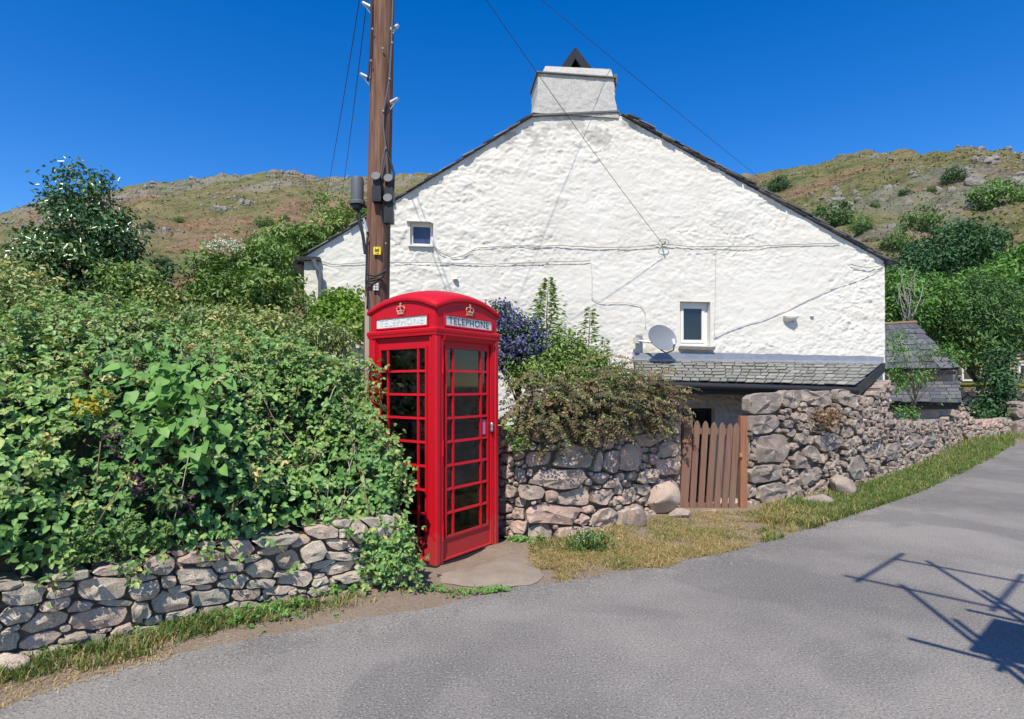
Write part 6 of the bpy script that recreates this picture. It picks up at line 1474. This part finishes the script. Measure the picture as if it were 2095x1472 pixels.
# ------------------------------------------------------------------ grass, weeds, loose gravel
def blades(name, label, pts, h0, h1, tone, w=0.006, lean=0.5):
    p = np.asarray(pts, float); n_ = len(p); h = rng.uniform(h0, h1, n_)[:, None]; a = rng.uniform(0, 2 * math.pi, n_); sdv = np.c_[np.cos(a), np.sin(a), 0 * a]; ln = np.c_[-np.sin(a), np.cos(a), 0 * a] * rng.normal(0, lean, n_)[:, None] * h
    up = np.array([0, 0, 1.0]); w = w * rng.uniform(0.6, 1.4, n_)[:, None]
    V = np.stack([p - sdv * w / 2, p + sdv * w / 2, p + sdv * w * 0.4 + up * h * 0.55 + ln * 0.35, p - sdv * w * 0.4 + up * h * 0.55 + ln * 0.35, p + sdv * w * 0.06 + up * h * (1 - 0.25 * np.abs(lean)) + ln, p - sdv * w * 0.06 + up * h * (1 - 0.25 * np.abs(lean)) + ln], 1).reshape(-1, 3)
    i = np.arange(n_)[:, None] * 6; Q = np.concatenate([i + [0, 1, 2, 3], i + [3, 2, 4, 5]])
    o = mk(name, V, Q, MT['grass_blade'], None, attr=np.repeat(np.clip(tone, 0, 1), 6)); tagit(o, label, 'grass', None, 'stuff'); return o
# verge in front of the walls right of the box
n_ = 90000; px = rng.uniform(1085, 2075, n_); lo = np.interp(px, [q[0] for q in EDGE_PX], [q[1] for q in EDGE_PX]); bs = np.interp(px, [1020, 1150, 1290, 1400, 1525, 1600, 1750, 1830, 1900, 1975, 2075], [1118, 1110, 1078, 1052, 1052, 1036, 1008, 978, 948, 908, 896])
f_ = rng.random(n_) ** 0.9; py = bs + (lo + 4 - bs) * f_
w_ = np.array([G(a, b) for a, b in zip(px, py)]); dens = fbm(w_[:, 0] * 3, w_[:, 1] * 3, 0, 3, 90)
green = sstep(1450, 1800, px) * 0.75 + 0.40 * sstep(0.0, 0.3, fbm(w_[:, 0] * 2.2, w_[:, 1] * 2.2, 0, 3, 91)) + 0.1
keep = (rng.random(n_) < np.clip(0.95 + 1.8 * dens - 0.8 * sstep(0.6, 1.0, f_) * (1 - 0.6 * green), 0.03, 1)) & ~((px < 1140) & (py > 1165))
tone = np.where(rng.random(n_) < np.clip(green - 0.05, 0.05, 0.90), rng.random(n_) * 0.50, 0.58 + 0.42 * rng.random(n_))
w_[:, 2] = ground_z(w_[:, 0], w_[:, 1]) - 0.006
sel = keep & (px < 1560); blades('grass_verge', 'straw and green grass verge below the gate and stone wall', w_[sel], 0.012, 0.055, tone[sel], 0.005, 1.3)
sel = keep & (px >= 1560); blades('grass_verge', 'longer green grass verge along the rubble wall to the bend', w_[sel], 0.03, 0.13, tone[sel], 0.009, 0.8)
n_ = 4000; q = np.c_[rng.uniform(8, 17, n_), rng.uniform(13, 18.5, n_)]; kp = (q[:, 1] > road_y(q[:, 0]) + 0.1); q = q[kp]; blades('grass_verge', 'distant grass patch at the bend of the lane', np.c_[q, ground_z(q[:, 0], q[:, 1])], 0.08, 0.2, rng.random(len(q)) * 0.6, 0.02, 0.6)
# strip at the foot of the left wall
n_ = 26000; s_ = rng.uniform(0.05, 3.4, n_); o_ = np.abs(rng.normal(0, 0.17, n_)) * (0.6 + 0.8 * sstep(1.2, 2.6, s_)); q = HF(s_, 0.0, o_ + 0.0); dn = fbm(s_ * 2.2, o_ * 6, 0, 3, 95)
kp = rng.random(n_) < np.clip(-0.16 + 1.9 * dn, 0.0, 1) * (o_ < 0.30); q = q[kp]; q[:, 2] = ground_z(q[:, 0], q[:, 1]) - 0.005
gr_ = rng.random(len(q)) < np.clip(0.95 - 1.4 * o_[kp], 0.2, 0.95); blades('wall_grass', 'grass growing along the foot of the low bramble wall', q, 0.02, 0.09, np.where(gr_, rng.random(len(q)) * 0.5, 0.6 + 0.4 * rng.random(len(q))), 0.006, 0.7)
n_ = 1500; a = rng.uniform(0, 1, n_); q = HF(rng.uniform(1.6, 3.6, n_), 0.0, rng.uniform(0.10, 0.42, n_)); q[:, 2] = ground_z(q[:, 0], q[:, 1]) - 0.004; blades('dry_grass', 'flattened straw litter on the earth below the low wall', q, 0.01, 0.035, 0.75 + 0.25 * rng.random(n_), 0.005, 1.6)
def weeds(label, spots, n_, L0, L1, mat, hgt=0.10):
    root = thing('weed_patch', label, 'weeds', spots[0][0]); PP = []
    for c_, r_ in spots: PP.append(np.asarray(c_) + rng.normal(size=(n_, 3)) * np.array([r_, r_ * 0.5, 0]) + np.c_[np.zeros((n_, 2)), rng.random(n_) * hgt])
    p = np.concatenate(PP); N_ = unit(np.array([0, -0.4, 0.9]) + 0.45 * rng.normal(size=p.shape)); P_, A_, N2, LL = trifoliate(p, N_, rng.uniform(L0, L1, len(p)), 1.0, 3); leaves('foliage', mat, root, P_, A_, N2, LL, 0.6)
weeds('leafy green weeds at the foot of the wall near the telephone box', [(G(675, 1215), 0.12), (G(640, 1225), 0.10), (G(720, 1205), 0.08)], 130, 0.03, 0.055, 'bright_leaf', 0.12)
weeds('creeping weeds along the low wall foot, halfway down', [(G(560, 1255), 0.16), (G(500, 1270), 0.14), (G(440, 1280), 0.12)], 130, 0.025, 0.045, 'bright_leaf', 0.09)
weeds('weeds at the lower end of the low wall', [(G(130, 1310), 0.13), (G(40, 1330), 0.12), (G(250, 1300), 0.1)], 120, 0.03, 0.05, 'bramble_leaf', 0.10)
weeds('small weeds in front of the telephone box apron', [(G(960, 1215), 0.10), (G(895, 1210), 0.06), (G(1010, 1212), 0.05)], 42, 0.018, 0.035, 'bright_leaf', 0.04)
weeds('dandelion tuft at the wall foot right of the telephone box', [(G(1090, 1118), 0.06), (G(1060, 1116), 0.05)], 60, 0.03, 0.055, 'bright_leaf', 0.08)
weeds('ivy sprigs on the shaded wall end beside the telephone box', [(P(1045, 905, 5.5), 0.06), (P(1065, 920, 5.5), 0.07), (P(1043, 880, 5.45), 0.05)], 14, 0.03, 0.05, 'bright_leaf', 0.10)
fg = thing('forget_me_not', 'grey green tuft of forget-me-nots with tiny pale blue flowers at the wall foot', 'flower', G(1205, 1120)); n_ = 520
q = np.array([G(1205, 1128)]) + rng.normal(size=(n_, 3)) * np.array([0.12, 0.08, 0]) + np.c_[np.zeros((n_, 2)), rng.random(n_) * 0.16]; leaves('foliage', 'ash_leaf', fg, q, unit(rng.normal(size=(n_, 3)) * 0.6 + [0, 0, 1]), rdir(n_), rng.uniform(0.03, 0.06, n_), 0.3)
q = np.array([G(1200, 1128)]) + rng.normal(size=(120, 3)) * np.array([0.11, 0.07, 0]) + np.c_[np.zeros((120, 2)), 0.10 + rng.random(120) * 0.12]; PT2 = leaves('petals', 'white_flower', fg, q, rdir(120), unit(np.array([0, -0.5, 0.8]) + 0.3 * rng.normal(size=(120, 3))), 0.012, 0.9)
fe = thing('rust_fern', 'rust brown dead fern growing out of the rubble wall', 'fern', P(1692, 852, 8.0)); n_ = 260
q = np.array([P(1692, 855, 7.92)]) + rng.normal(size=(n_, 3)) * np.array([0.12, 0.04, 0.07]); leaves('fronds', 'cotoneaster_leaf', fe, q, unit(rng.normal(size=(n_, 3)) + [0, -0.6, -0.4]), rdir(n_), rng.uniform(0.04, 0.08, n_), 0.25, tone=0.8 + 0.2 * rng.random(n_))
# loose gravel on the road edge
mb_V, mb_F = [], []; n_ = 2600; k = rng.integers(0, len(e), n_); ee = e[k]; off = np.abs(rng.normal(0, 0.22, n_)) * np.where(rng.random(n_) < 0.6, 1, -1); pos = np.c_[ee[:, 0], ee[:, 1] + off, np.full(n_, 0.010)]
near = (pos[:, 0] > -4) & (pos[:, 0] < 8); pos = pos[near]; n_ = len(pos); s_ = (0.003 + 0.006 * rng.random(n_) ** 2)[:, None, None]
oct_ = np.array([(1, 0, 0), (0, 1, 0), (-1, 0, 0), (0, -1, 0), (0, 0, 0.8), (0, 0, -0.8)], float); V = (pos[:, None, :] + oct_[None] * s_ * rng.uniform(0.6, 1.4, (n_, 6, 3))).reshape(-1, 3)
i = (np.arange(n_) * 6)[:, None]; T = np.concatenate([i + t_ for t_ in ([0, 1, 4], [1, 2, 4], [2, 3, 4], [3, 0, 4], [1, 0, 5], [2, 1, 5], [3, 2, 5], [0, 3, 5])]); o = mk('gravel', V, T, MT['granite_pink']); tagit(o, 'loose grit scattered along the road edge', 'gravel', None, 'stuff')

PT1['kind'] = 'stuff'; PT2['kind'] = 'stuff'
